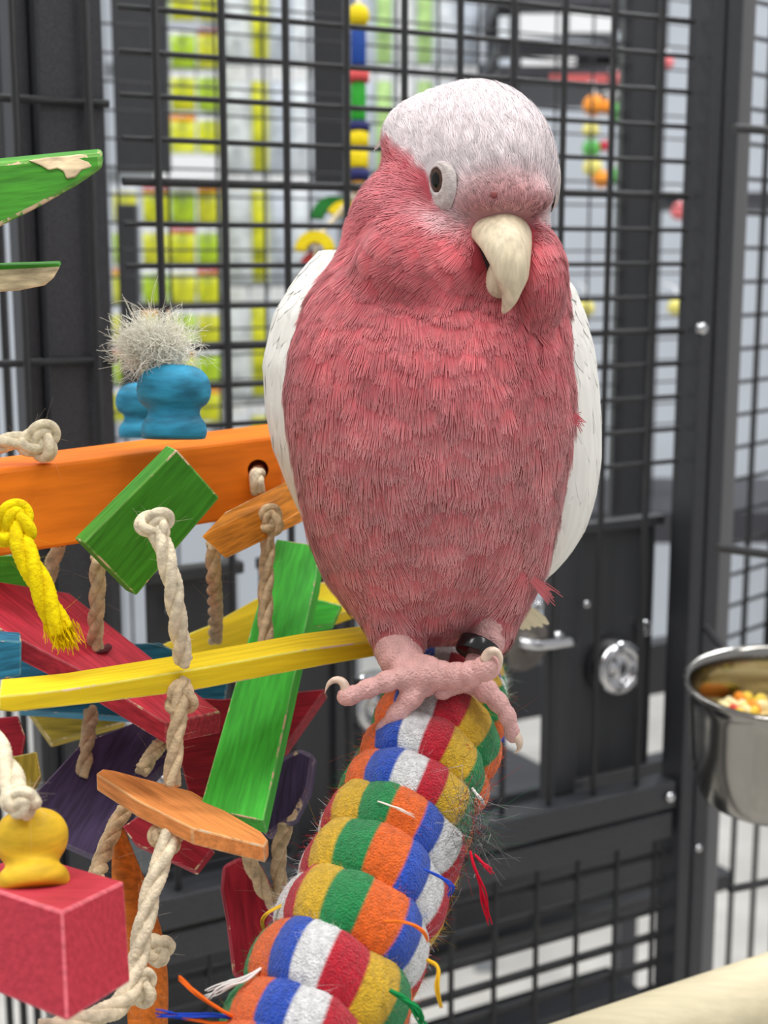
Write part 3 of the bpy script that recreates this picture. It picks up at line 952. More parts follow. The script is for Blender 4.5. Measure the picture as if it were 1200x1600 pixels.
slab('chewed_patch', [(18, 1094, .4735), (60, 1085, .4800), (108, 1081, .4865), (96, 1098, .4852), (60, 1104, .4790), (22, 1109, .4735)], (0, 0, .004), wood('chewed_pine', (226, 184, 140), var=0.12), toy, 0.0004, raw=False)
# apricot tongue-shaped tag, seen edge on
slab('wood_slat', [(150, 1208, .520), (160, 1201, .527), (176, 1203, .530), (300, 1236, .538), (408, 1299, .520), (419, 1312, .514), (414, 1322, .511), (300, 1293, .492), (214, 1250, .505)], (1, 27, .001), W['apricot'], toy, 0.0007)
# rust leather strip that curls beside the cube
mb = MB()
cl_ = spline([P(184, 1296, .54), P(196, 1360, .535), P(214, 1440, .53), P(228, 1530, .52), P(232, 1640, .51)], 24)
wd = [8, 26, 36, 38, 38]
vv = []
for i in range(24):
    u = i / 23
    w_ = np.interp(u, np.linspace(0, 1, 5), wd) / F_PX * .53
    sd = RIGHT * math.cos(0.2 + 0.7 * u) + FWD * math.sin(0.2 + 0.7 * u) * 0.8
    for j in (-1, -0.5, 0, 0.5, 1):
        vv.append(cl_[i] + sd * w_ * j - FWD * 0.004 * (1 - j * j))
    for j in (1, 0.5, 0, -0.5, -1):
        vv.append(cl_[i] + sd * w_ * j - FWD * 0.004 * (1 - j * j) + FWD * 0.0025)
ff = [[i * 10 + j, i * 10 + (j + 1) % 10, (i + 1) * 10 + (j + 1) % 10, (i + 1) * 10 + j] for i in range(23) for j in range(10)]
mesh_obj('leather_strip', np.array(vv), ff, W['rust'], toy)
# --- red cube with mustard knob ------------------------------------------------------------------
cc = P(97, 1424, .405)
ex = P(194, 1377, .440) - cc
ey = P(-62, 1372, .440) - cc
ez = P(105, 1597, .392) - cc
v = np.array([cc + a * ex + b * ey + c * ez for c in (0, 1) for b in (0, 1) for a in (0, 1)])
f = [[0, 1, 3, 2], [4, 6, 7, 5], [0, 4, 5, 1], [2, 3, 7, 6], [0, 2, 6, 4], [1, 5, 7, 3]]
cube = mesh_obj('wood_cube', v, [q[::-1] for q in f], None, toy, smooth=False, mats=[wood('cube_red_wood', (180, 50, 64), raw=(200, 80, 92), amount=0.04, var=0.05, pscale=25), wood('cube_worn_edge', (208, 96, 106), var=0.1)], origin=v.mean(0))
bevel(cube, 0.0009, 2, 1)
kb = cc + 0.5 * ex + 0.5 * ey
tmp = (kb - CAM); dk = tmp @ FWD
YP = [(0.5, 0), (46, 0), (54, 6), (56, 16), (52, 28), (44, 36), (41, 42), (43, 48), (52, 62), (57, 80), (55, 98), (45, 114), (30, 123), (12, 125), (0.5, 124)]
k = 1.0 / F_PX * dk
upc = -ez / np.linalg.norm(ez)
v, f = lathe(smooth_profile([(r * k, h * k) for r, h in YP], 46), P(52, 1392, dk - 0.004) , upc, 44)
mesh_obj('knob', v, f, W['knob_yellow'], toy)
# --- ropes ---------------------------------------------------------------------------------------
RR = 0.0031
rope([(243, 822, .494), (256, 858, .492), (270, 915, .494), (278, 975, .500), (287, 1034, .512)], 0.0034, M_ROPE, toy)
knot(243, 820, .494, 0.0030, M_ROPE, toy, 1.7, 0.3)
knot(283, 1092, .513, 0.0029, M_ROPE_TAN, toy, 1.7, 1.2)
rope([(286, 1062, .515), (282, 1100, .511), (275, 1150, .510), (268, 1228, .508)], RR, M_ROPE_TAN, toy)
knot(262, 1308, .505, 0.0029, M_ROPE_TAN, toy, 1.7, 0.2)
rope([(264, 1290, .505), (258, 1330, .500), (240, 1380, .495), (226, 1440, .49), (212, 1510, .485), (196, 1560, .475), (150, 1590, .462), (60, 1612, .45)], 0.0036, M_ROPE, toy)
knot(216, 1545, .485, 0.0030, M_ROPE, toy, 1.9, 0.7)
knot(246, 1484, .505, 0.0030, M_ROPE, toy, 1.5, 0.1)
rope([(420, 812, .594), (418, 860, .593), (415, 930, .588), (415, 1010, .582)], RR, M_ROPE_TAN, toy)
knot(420, 815, .593, 0.0032, M_ROPE_TAN, toy, 1.6, 0.9)
rope([(333, 850, .575), (334, 900, .585), (337, 960, .62), (336, 1000, .645)], RR, M_ROPE_TAN, toy)
rope([(153, 872, .545), (152, 930, .555), (149, 985, .566), (150, 1024, .572)], RR, M_ROPE_TAN, toy)
v, f = lathe([(0.0001, 0), (0.0056, 0), (0.0058, 0.0006), (0.0001, 0.0006)], P(153, 1014, .5722), UP * 0.97 - FWD * 0.25, 20)  # dark red disc paints the shade inside the rope hole
mesh_obj('hole_shade_disc', v, f, plain('hole_shade_wood', (84, 20, 30), 0.8), toy)
rope([(92, 850, .60), (82, 880, .605), (76, 905, .61)], RR, M_ROPE_TAN, toy)
rope([(143, 1110, .60), (138, 1150, .588), (131, 1200, .575), (130, 1216, .573)], RR, M_ROPE_TAN, toy)
rope([(250, 1160, .57), (235, 1185, .565), (220, 1205, .56)], RR, M_ROPE_TAN, toy)
rope([(196, 1262, .545), (176, 1300, .535), (160, 1340, .52), (150, 1372, .50)], RR, M_ROPE_TAN, toy)
rope([(385, 1330, .57), (398, 1362, .572), (412, 1390, .575), (428, 1412, .58)], RR, M_ROPE_TAN, toy)
rope([(446, 1290, .575), (436, 1330, .575), (436, 1370, .578), (440, 1400, .58)], RR, M_ROPE_TAN, toy)
rope([(404, 736, .64), (402, 742, .618), (400, 752, .612), (404, 768, .614)], 0.0032, M_ROPE, toy)
rope([(-200, -500, .55), (-180, 200, .55), (-130, 640, .55), (-60, 702, .55), (0, 692, .553), (40, 690, .556), (70, 688, .558)], 0.0036, M_ROPE, toy)
knot(62, 690, .556, 0.0036, M_ROPE, toy, 1.9, 0.5)
rope([(-30, 1130, .46), (2, 1185, .45), (22, 1230, .440), (44, 1262, .430)], 0.0042, M_ROPE, toy)
knot(30, 1252, .432, 0.0030, M_ROPE, toy, 1.2, 0.1)
# yellow dyed rope with frayed end
rope([(26, 806, .535), (22, 812, .51), (30, 845, .500), (52, 890, .497), (76, 945, .496), (96, 988, .496)], 0.0043, M_ROPE_YEL, toy)
knot(22, 822, .503, 0.0036, M_ROPE_YEL, toy, 1.9, 1.0)
curls('frayed_end', toy, M_FUZZ, P(91, 975, .496), (0.32, -0.1, -1.0), 320, (0.005, 0.0095), 0.00026, 0.7, (0.0019, 0.0018, 0.0012), 0.16, (238, 204, 10), 'frayed yellow rope end', 6)
fib = []
for pth, r, mt in FIB:
    col = np.array(lin((236, 224, 198) if mt is M_ROPE else (204, 182, 150) if mt is M_ROPE_TAN else (240, 208, 20)))
    for q in range(0, len(pth), 1):
        if rg.random() < 0.5:
            dv_ = rg.normal(0, 1, 3); dv_ /= np.linalg.norm(dv_)
            fib.append((pth[q] + dv_ * r * 0.9, dv_, col))
hairs(fib, 'fibres', toy, M_FUZZ, (0.001, 0.005), 0.00004, 1.0)

# --- second toy: two green chewed blocks at the frame edge ------------------------------------------
toy2 = empty('green_block_toy', P(10, 460, .52), 'hanging toy of two chewed green wooden blocks one above the other', 'pet toy')
slab('wood_block', [(-90, 262, .500), (90, 244, .520), (158, 238, .528), (160, 263, .528), (120, 290, .522), (60, 324, .512), (0, 354, .505), (-90, 390, .497)], (2, -6, .03), W['green'], toy2, 0.0016)
slab('chewed_edge', [(44, 251, .5145), (72, 246, .518), (100, 244, .5205), (124, 241, .524), (146, 243, .5262), (140, 252, .526), (146, 261, .526), (128, 266, .523), (118, 277, .521), (104, 280, .5195), (99, 268, .519), (90, 263, .5185), (76, 266, .517), (62, 258, .5155)], (0, 0, .002), RAWWOOD, toy2, 0.0006, raw=False)
slab('wood_block', [(-90, 424, .530), (20, 420, .535), (94, 416, .538), (84, 434, .537), (70, 446, .537), (30, 454, .535), (-90, 462, .53)], (2, -5, .03), RAWWOOD, toy2, 0.0010, raw=False)
slab('dyed_face', [(-90, 420, .5305), (20, 414, .5355), (92, 412, .5385), (94, 417, .5385), (20, 421, .5355), (-90, 425, .5305)], (2, -4, .028), W['green'], toy2, 0.0004, raw=False)
rope([(-18, -500, .55), (-18, -200, .55), (-20, 120, .55), (-22, 260, .545), (-20, 420, .55), (-20, 470, .55)], 0.0034, M_ROPE, toy2)

# ================================================================== striped rope perch
perch_pts = [P(398, 1850, 0.425), P(452, 1700, 0.455), P(525, 1520, 0.48), P(612, 1318, 0.518), P(686, 1140, 0.562), P(702, 1082, 0.64), P(706, 1058, 0.74), P(712, 1042, 0.83)]
PP = spline(perch_pts, 400)
PL = np.concatenate([[0], np.cumsum(np.linalg.norm(np.diff(PP, axis=0), axis=1))])
perch = empty('rope_perch', P(525, 1520, 0.48), 'fuzzy rope perch wound in red, white, blue, orange, green and yellow striped coils', 'perch')
M_YARN = None
m, nt, N, Lk, b_ = new_mat('felted_knit_yarn')
a_ = N.new('ShaderNodeAttribute'); a_.attribute_name = 'Col'
tc = N.new('ShaderNodeTexCoord')
nz = N.new('ShaderNodeTexNoise'); nz.inputs['Scale'].default_value = 420; nz.inputs['Detail'].default_value = 6
Lk.new(tc.outputs['Object'], nz.inputs['Vector'])
mr = N.new('ShaderNodeMapRange'); mr.inputs[1].default_value = 0.25; mr.inputs[2].default_value = 0.75; mr.inputs[3].default_value = 0.72; mr.inputs[4].default_value = 1.2
Lk.new(nz.outputs[0], mr.inputs[0])
vm = N.new('ShaderNodeVectorMath'); vm.operation = 'SCALE'
Lk.new(a_.outputs['Color'], vm.inputs[0]); Lk.new(mr.outputs[0], vm.inputs['Scale'])
Lk.new(vm.outputs[0], b_.inputs['Base Color'])
b_.inputs['Roughness'].default_value = 0.95; set_spec(b_, 0.08); b_.inputs['Sheen Weight'].default_value = 0.25
wv = N.new('ShaderNodeTexNoise'); wv.inputs['Scale'].default_value = 1300; wv.inputs['Detail'].default_value = 3
Lk.new(tc.outputs['Object'], wv.inputs['Vector'])
bp = N.new('ShaderNodeBump'); bp.inputs['Strength'].default_value = 0.9; bp.inputs['Distance'].default_value = 0.0022
Lk.new(wv.outputs[0], bp.inputs['Height']); Lk.new(bp.outputs[0], b_.inputs['Normal'])
M_YARN = m
YC = {'B': (44, 84, 190), 'W': (238, 238, 238), 'R': (196, 30, 50), 'Y': (222, 178, 44), 'G': (32, 140, 76), 'O': (240, 108, 34)}
ORDER = 'BWRYGO'
# coil centres along the path, phase of the stripes on each (picture angle of the start of a white stripe)
coils = []
y_front = [1712, 1636, 1547, 1464, 1390, 1322, 1261, 1207, 1161, 1121]


def seg_at(px_y):
    """arc length where the path passes that picture height"""
    rel = PP - CAM
    dd = rel @ FWD
    yy = 800 - (rel @ UP) / dd * F_PX
    i = int(np.argmin(np.abs(yy[:330] - px_y)))
    return PL[i]


def perch_frame(s):
    i = np.clip(np.searchsorted(PL, s), 2, len(PP) - 3)
    c = np.array([np.interp(s, PL, PP[:, k]) for k in range(3)])
    t = PP[i + 2] - PP[i - 2]; t /= np.linalg.norm(t)
    view = c - CAM; view /= np.linalg.norm(view)
    n = -view + t * np.dot(view, t); n /= np.linalg.norm(n)        # faces the camera
    b = np.cross(t, n)                                             # picture right or left
    if b[0] < 0: b = -b
    return c, t, n, b


YARN_STRIPES = []
NA, NM = 144, 22
s_list = [seg_at(y) for y in y_front]
while s_list[-1] < PL[-1] - 0.02:
    s_list.append(s_list[-1] + 0.0165)
shift = [0.1, 0.25, 0.75, 3.5, 4.05, 4.05, 0.5, 0.9, 0.8, 0.9, 0.4, 3.2, 0.1, 0.2, 3.1, 3.0, 0, 0, 3, 3, 0, 0, 0, 0, 0, 0]
fz = []
for ci, s in enumerate(s_list):
    c, t, n, b = perch_frame(s)
    nxt_s = s_list[ci + 1] if ci + 1 < len(s_list) else s + 0.0165
    prv_s = s_list[ci - 1] if ci else s - (nxt_s - s)
    half = (nxt_s - prv_s) / 4 * 1.30
    Rm = np.interp(s, [s_list[0], s_list[8], PL[-1]], [0.0300, 0.0262, 0.0255])
    rad = 0.0072
    v, cl = [], []
    tilt = 0.10
    for i in range(NA):
        a = 2 * math.pi * i / NA - math.pi                         # 0 = towards the camera, + = picture right
        rd = n * math.cos(a) + b * math.sin(a)
        wob = 0.0006 * math.sin(5 * a + ci * 1.7) + 0.0005 * math.sin(9 * a + ci)
        ctr = c + rd * (Rm - rad + wob) + t * (tilt * Rm * math.sin(a) * -0.6 + 0.0010 * math.sin(3 * a + ci * 2.1))
        # stripes: 12 to the turn, a little uneven
        x = (a / (2 * math.pi) * 14.6 + 0.12 * math.sin(a * 3 + ci)) + shift[min(ci, len(shift) - 1)] + 1.5
        k = int(math.floor(x)) % 6
        fr = x - math.floor(x)
        col = np.array(lin(YC[ORDER[k]]))
        groove = 1 - 0.04 * math.exp(-((fr - 0.0) / 0.06) ** 2) - 0.04 * math.exp(-((fr - 1.0) / 0.06) ** 2)
        for j in range(NM):
            q = 2 * math.pi * j / NM
            knit = 1 + 0.020 * math.sin(a * 150 + 3 * math.sin(q * 3)) * math.sin(q * 9)
            v.append(ctr + (rd * math.cos(q) * rad + t * math.sin(q) * half) * groove * knit)
            dirt = 1.0 if k != 1 else 0.94 + 0.06 * math.sin(a * 31 + q * 7)
            cl.append(col * dirt)
            if random.random() < 0.9 and math.cos(a) > -0.35 and -0.2 < math.cos(q):
                fz.append((v[-1], rd * math.cos(q) + t * math.sin(q), col))
    f = []
    for i in range(NA):
        for j in range(NM):
            i2, j2 = (i + 1) % NA, (j + 1) % NM
            f.append([i * NM + j, i * NM + j2, i2 * NM + j2, i2 * NM + j])
    mesh_obj('coil', v, f, M_YARN, perch, cols=np.array(cl))
# core rope
v, f = tube(PP[::4], 0.020, 20)
mesh_obj('core', v, f, M_ROPE_TAN, perch)




hairs(fz, 'fuzz', perch, M_FUZZ, (0.0006, 0.0026), 0.00006, 0.7)
rim = [(it[0], it[1], it[2]) for it in fz if random.random() < 0.05]
hairs(rim, 'long_fuzz', perch, M_FUZZ, (0.002, 0.007), 0.000035, 0.9)


def perch_thread(pix, r, col, strands=3, spread=0.0006):
    """a loose yarn end"""
    mb = MB()
    pth = spline([P(*q) for q in pix], 24)
    for k in range(strands * 2):
        off = np.random.default_rng(k).normal(0, spread, 3)
        u = np.linspace(0, 1, 24)[:, None]
        wob = np.stack([np.sin(u[:, 0] * 9 + k), np.cos(u[:, 0] * 7 + 2 * k), np.sin(u[:, 0] * 8 + 3 * k)], 1) * spread * 0.8
        v, f = tube(pth + off * u + wob * u, np.linspace(r, r * 0.4, 24) * 0.6, 6)
        mb.add(v, f, lin(col))
    mb.build('loose_thread', M_FUZZ, perch)


D = 0.49
perch_thread([(735, 1330, D - .012), (740, 1352, D - .014), (750, 1380, D - .014), (756, 1410, D - .012), (763, 1440, D - .01)], 0.0007, (196, 26, 48), 4, 0.0008)
perch_thread([(742, 1335, D - .012), (755, 1350, D - .012), (768, 1362, D - .01)], 0.0006, (206, 40, 60), 3)
perch_thread([(470, 1395, D), (445, 1412, D - .004), (420, 1425, D - .006), (410, 1438, D - .004), (412, 1455, D)], 0.0006, (230, 190, 60), 3, 0.0004)
perch_thread([(372, 1592, .455), (345, 1578, .45), (310, 1555, .448), (280, 1528, .45)], 0.0010, (236, 110, 40), 3, 0.0004)
perch_thread([(372, 1592, .455), (330, 1586, .45), (290, 1588, .448), (245, 1583, .448)], 0.0009, (44, 76, 186), 3, 0.0007)
perch_thread([(375, 1598, .455), (330, 1598, .45), (290, 1590, .448), (250, 1584, .45)], 0.0008, (240, 112, 44), 2, 0.0005)
perch_thread([(410, 1512, .465), (385, 1528, .46), (350, 1540, .458), (322, 1556, .458)], 0.0008, (228, 226, 222), 4, 0.0009)
perch_thread([(590, 1252, .497), (618, 1262, .494), (646, 1276, .494)], 0.0005, (236, 226, 214), 2, 0.0004)
perch_thread([(668, 1500, .462), (684, 1512, .458), (682, 1540, .456), (688, 1572, .456)], 0.0011, (222, 172, 44), 3, 0.0004)
perch_thread([(600, 1440, .462), (635, 1442, .458), (660, 1455, .458), (668, 1470, .46)], 0.0007, (236, 120, 44), 3, 0.0004)
perch_thread([(640, 1165, .527), (672, 1158, .524), (705, 1160, .523), (732, 1168, .525)], 0.0005, (206, 34, 50), 3, 0.0005)
perch_thread([(610, 1548, .452), (630, 1560, .448), (648, 1576, .448), (660, 1600, .45)], 0.0012, (30, 130, 70), 4, 0.001)
perch_thread([(738, 1232, .505), (748, 1246, .502), (755, 1256, .503)], 0.0009, (230, 228, 222), 2, 0.0004)
perch_thread([(662, 1358, .478), (690, 1372, .474), (706, 1386, .474), (700, 1398, .476)], 0.0006, (44, 80, 190), 3, 0.0006)
# grey felted clump on the worn side
gr = []
rg = np.random.default_rng(11)
for _ in range(420):
    p = P(735 + rg.normal(0, 13), 1290 + rg.normal(0, 34), 0.497 + rg.normal(0, 0.003))
    c = [(70, 70, 74), (130, 128, 126), (40, 110, 70), (180, 40, 60), (190, 188, 186)][rg.choice(5, p=[.4, .3, .1, .1, .1])]
    gr.append((p, np.array([0.4, -0.5, -0.3]), np.array(lin(c))))
hairs(gr, 'felted_fluff', perch, M_FUZZ, (0.0025, 0.006), 0.00010, 1.6, 'grey matted fluff')

# steel bolt and washer that fix its far end to the cage wires
pe, pd = PP[-1], PP[-1] - PP[-6]
pd = pd / np.linalg.norm(pd)
tb = np.dot(Q0 - pe, PNRM) / np.dot(pd, PNRM)
v, f = tube(np.array([pe - pd * 0.01, pe + pd * (tb + 0.012)]), 0.004, 14)
mesh_obj('mounting_bolt', v, f, M_CHROME, perch)
v, f = lathe([(0.0045, 0), (0.021, 0), (0.0215, 0.001), (0.0215, 0.003), (0.0045, 0.003)], pe + pd * (tb - 0.010), pd, 32)
mesh_obj('washer', v, f, M_CHROME, perch)
v, f = lathe(smooth_profile([(0.0255, -0.002), (0.0255, 0.004), (0.022, 0.009), (0.006, 0.011)], 16), pe, pd, 32)
mesh_obj('end_cap', v, f, M_PLATE, perch)

# ================================================================== the bird
# Its shape is laid out in "design" units: x, y as in the photo's pixels, v = depth, 4000 units to the metre.
def D2W(p):
    p = np.asarray(p, float)
    return P(p[..., 0], p[..., 2], D0 + p[..., 1] / 4000.0)      # p = (x, v, y)


def sm(arr_y, arr, k=31):
    yy = np.arange(0, 1700.0)
    a = np.interp(yy, arr_y, arr)
    ker = np.hanning(k + 2)[1:-1]; ker /= ker.sum()
    pad = np.pad(a, k // 2, mode='edge')
    return np.convolve(pad, ker, 'valid')[:1700]


def make_stack(rows, k=31):
    """rows: y, left, right, v centre, v half depth"""
    r = np.array(rows, float)
    y = r[:, 0]
    cx, rx = sm(y, (r[:, 1] + r[:, 2]) / 2, k), sm(y, (r[:, 2] - r[:, 1]) / 2, k)
    cv, rv = sm(y, r[:, 3], k), sm(y, r[:, 4], k)
    y0, y1 = y[0], y[-1]
    yy = np.arange(1700.0)

    def f(p):
        py = np.clip(p[:, 2], y0, y1)
        g = lambda a: np.interp(py, yy, a)
        RX, RV = np.maximum(g(rx), 1.0), np.maximum(g(rv), 1.0)
        q = np.sqrt(((p[:, 0] - g(cx)) / RX) ** 2 + ((p[:, 1] - g(cv)) / RV) ** 2)
        d = (q - 1) * np.minimum(RX, RV)
        e = np.abs(p[:, 2] - py)
        return np.where(e > 0, np.sqrt(np.maximum(d, 0) ** 2 + e ** 2), d)
    return f


def rotz(a):
    c, s = math.cos(a), math.sin(a)
    return np.array([[c, -s, 0], [s, c, 0], [0, 0, 1.0]])


def ell(c, r, R=None):
    c, r = np.array(c, float), np.array(r, float)

    def f(p):
        q = p - c
        if R is not None: q = q @ R
        k0 = np.linalg.norm(q / r, axis=1)
        k1 = np.linalg.norm(q / (r * r), axis=1)
        return k0 * (k0 - 1) / np.maximum(k1, 1e-9)
    return f


def cone(a, b, ra, rb):
    a, b = np.array(a, float), np.array(b, float)

    def f(p):
        ab = b - a
        t = np.clip(((p - a) @ ab) / (ab @ ab), 0, 1)
        return np.linalg.norm(p - a - t[:, None] * ab, axis=1) - (ra + (rb - ra) * t)
    return f


def smin(a, b, k):
    h = np.clip(0.5 + 0.5 * (b - a) / k, 0, 1)
    return b + (a - b) * h - k * h * (1 - h)


def grad(f, p, e=1.0):
    g = np.stack([f(p + np.eye(3)[i] * e) - f(p - np.eye(3)[i] * e) for i in range(3)], 1) / (2 * e)
    m = np.linalg.norm(g, axis=1)[:, None] + 1e-9
    return g / m, m[:, 0]


def snap(f, p, lift=0.0, it=2):
    for _ in range(it):
        n, m = grad(f, p)
        p = p - n * ((f(p) / np.maximum(m, 0.3) - lift))[:, None]
    return p


def surface_nets(f, lo, hi, step):
    lo, hi = np.array(lo, float), np.array(hi, float)
    n = np.ceil((hi - lo) / step).astype(int) + 1
    ax = [lo[i] + step * np.arange(n[i]) for i in range(3)]
    g = np.stack(np.meshgrid(*ax, indexing='ij'), -1).reshape(-1, 3)
    val = np.concatenate([f(c) for c in np.array_split(g, max(1, len(g) // 300000))]).reshape(n)
    s = val < 0
    cs = [(i, j, k) for i in (0, 1) for j in (0, 1) for k in (0, 1)]
    sub = lambda a, c: a[c[0]:n[0] - 1 + c[0], c[1]:n[1] - 1 + c[1], c[2]:n[2] - 1 + c[2]]
    cnt = sum(sub(s, c).astype(int) for c in cs)
    act = (cnt > 0) & (cnt < 8)
    idx = -np.ones(act.shape, int)
    idx[act] = np.arange(act.sum())
    acc = np.zeros((act.sum(), 3)); num = np.zeros(act.sum())
    for a in cs:
        for b in cs:
            if sum(abs(x - y) for x, y in zip(a, b)) == 1 and a < b:
                va, vb = sub(val, a)[act], sub(val, b)[act]
                cr = (va < 0) != (vb < 0)
                t = np.where(cr, va / np.where(cr, va - vb, 1), 0)
                pt = np.array(a) + t[:, None] * (np.array(b) - np.array(a))
                acc += pt * cr[:, None]; num += cr
    base = np.stack(np.nonzero(act), 1)
    V = lo + (base + acc / num[:, None]) * step
    faces = []
    for axis in range(3):
        u, w = (axis + 1) % 3, (axis + 2) % 3
        sl0 = [slice(None)] * 3; sl1 = [slice(None)] * 3
        sl0[axis] = slice(0, n[axis] - 1); sl1[axis] = slice(1, n[axis])
        a, b = s[tuple(sl0)], s[tuple(sl1)]
        e = np.stack(np.nonzero(a != b), 1)
        e = e[(e[:, u] > 0) & (e[:, w] > 0) & (e[:, u] < n[u] - 1) & (e[:, w] < n[w] - 1)]
        ins = a[tuple(e.T)]
        def at(du, dw):
            q = e.copy(); q[:, u] -= du; q[:, w] -= dw
            return idx[tuple(q.T)]
        quad = np.stack([at(1, 1), at(0, 1), at(0, 0), at(1, 0)], 1)
        quad[~ins] = quad[~ins][:, ::-1]
        faces.append(quad)
    return V, np.concatenate(faces)


# --- trunk, head, cheeks, thighs --------------------------------------------------
torso = make_stack([
    (330, 640, 800, 30, 90), (380, 560, 862, 22, 135), (420, 512, 882, 15, 155), (460, 482, 888, 10, 168), (510, 463, 892, 5, 184),
    (560, 450, 894, 0, 196), (620, 444, 900, 0, 200), (680, 451, 900, 4, 200), (740, 462, 890, 10, 196),
    (800, 473, 876, 18, 186), (860, 488, 862, 28, 170), (910, 512, 838, 38, 150), (950, 545, 800, 46, 122), (985, 585, 760, 50, 85), (1006, 640, 705, 50, 35)], 45)
AZ = math.radians(32)
HF = np.array([math.sin(AZ), -math.cos(AZ), 0])        # where the bill points, flat
HS = np.array([-math.cos(AZ), -math.sin(AZ), 0])       # the bird's right-hand side (picture left)
HW = np.array([0, 0, 1.0])                             # down
RH = np.stack([HF, HS, HW], 1)
HC = np.array([744, -28, 262.0])
skull = ell(HC, (150, 119, 139), RH)
crest = ell((690, 40, 215), (95, 110, 72))
neck = ell((698, 8, 376), (160, 146, 148))
cheekL = ell((672, -98, 418), (114, 84, 92))
cheekR = ell((836, -86, 434), (50, 82, 84))
brow = ell((784, -130, 306), (80, 46, 35))
thighL = cone((615, 10, 900), (624, -22, 1006), 85, 40)
thighR = cone((790, 10, 885), (770, 0, 990), 62, 32)
tailroot = cone((690, 110, 850), (745, 235, 925), 85, 26)


def body_sdf(p):
    d = torso(p)
    d = smin(d, neck(p), 45)
    d = smin(d, skull(p), 40)
    d = smin(d, crest(p), 30)
    d = smin(d, cheekL(p), 22)
    d = smin(d, cheekR(p), 14)
    d = smin(d, brow(p), 22)
    d = smin(d, thighL(p), 30)
    d = smin(d, thighR(p), 22)
    d = smin(d, tailroot(p), 40)
    return d


CROWN_X = [540, 575, 600, 640, 662, 685, 715, 745, 800, 862, 900]
CROWN_Y = [150, 196, 218, 244, 262, 318, 345, 352, 345, 352, 340]


def sstep(a, b, x):
    t = np.clip((x - a) / (b - a), 0, 1)
    return t * t * (3 - 2 * t)


PINK, PINK_DK, PINK_LT = np.array([196, 92, 98.]), np.array([174, 62, 72.]), np.array([214, 132, 138.])
CROWN, CROWN_PK = np.array([233, 220, 222.]), np.array([206, 150, 150.])


def lin_a(c):
    c = np.clip(np.asarray(c, float), 0, 255) / 255.0
    return np.where(c <= 0.04045, c / 12.92, ((c + 0.055) / 1.055) ** 2.4)


def vnoise(p, s):
    q = p / s
    return (np.sin(q[:, 0] * 1.7 + 2 * np.sin(q[:, 2] * 0.9)) + np.sin(q[:, 2] * 1.3 + 1.6 * np.sin(q[:, 0] * 1.1 + q[:, 1])) + np.sin(q[:, 1] * 1.5 + q[:, 0])) / 3


def crown_w(p):
    by = np.interp(p[:, 0], CROWN_X, CROWN_Y)
    by = np.where(p[:, 1] > 20, np.minimum(by, 235), by)
    return 1 - sstep(-12, 14, p[:, 2] - by + 7 * vnoise(p, 9))


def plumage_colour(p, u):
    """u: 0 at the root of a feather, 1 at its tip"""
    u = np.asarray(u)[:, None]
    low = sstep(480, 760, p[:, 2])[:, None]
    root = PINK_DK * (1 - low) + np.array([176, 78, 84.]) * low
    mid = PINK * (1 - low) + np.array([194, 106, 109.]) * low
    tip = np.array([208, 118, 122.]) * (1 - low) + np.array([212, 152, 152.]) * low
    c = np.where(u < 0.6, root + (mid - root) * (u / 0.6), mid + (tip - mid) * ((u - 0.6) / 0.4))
    c = c * (1 + 0.07 * vnoise(p, 34))[:, None]
    # pale streak under the eye
    g = np.exp(-(((p[:, 0] - 690) / 46) ** 2 + ((p[:, 2] - 345 - 0.35 * (p[:, 0] - 690)) / 20) ** 2)) * (p[:, 1] < 0)
    c = c + (np.array([230, 186, 188.]) - c) * (0.95 * g)[:, None]
    g2 = np.exp(-(((p[:, 0] - 620) / 50) ** 2 + ((p[:, 2] - 300) / 45) ** 2)) * (p[:, 1] < 0)
    c = c + (np.array([208, 128, 136.]) - c) * (0.5 * g2)[:, None]
    w = crown_w(p)[:, None]
    db = np.linalg.norm((p - np.array([792, -150, 330])) * np.array([0.8, 0.8, 1.15]), axis=1)
    pk = (1 - sstep(28, 105, db))[:, None]
    cr = CROWN + (CROWN_PK - CROWN) * pk + 5 * vnoise(p, 14)[:, None]
    cr = cr * (0.93 + 0.07 * u)
    return c * (1 - w) + cr * w


BK = np.array([795, -95, 345.0])


def flow(p):
    """which way the feathers lie"""
    away = p - BK
    dist = np.linalg.norm(away, axis=1)[:, None]
    away = away / (dist + 1e-6)
    down = np.stack([0.34 * (p[:, 0] - 685) / 220, np.zeros(len(p)), np.ones(len(p))], 1)
    # flanks converge towards the legs low down
    lo = sstep(640, 900, p[:, 2])
    down[:, 0] = down[:, 0] * (1 - lo) - lo * 0.34 * (p[:, 0] - 685) / 220
    wt = (1 - sstep(395, 500, p[:, 2]))[:, None]
    return away * wt + down * (1 - wt)


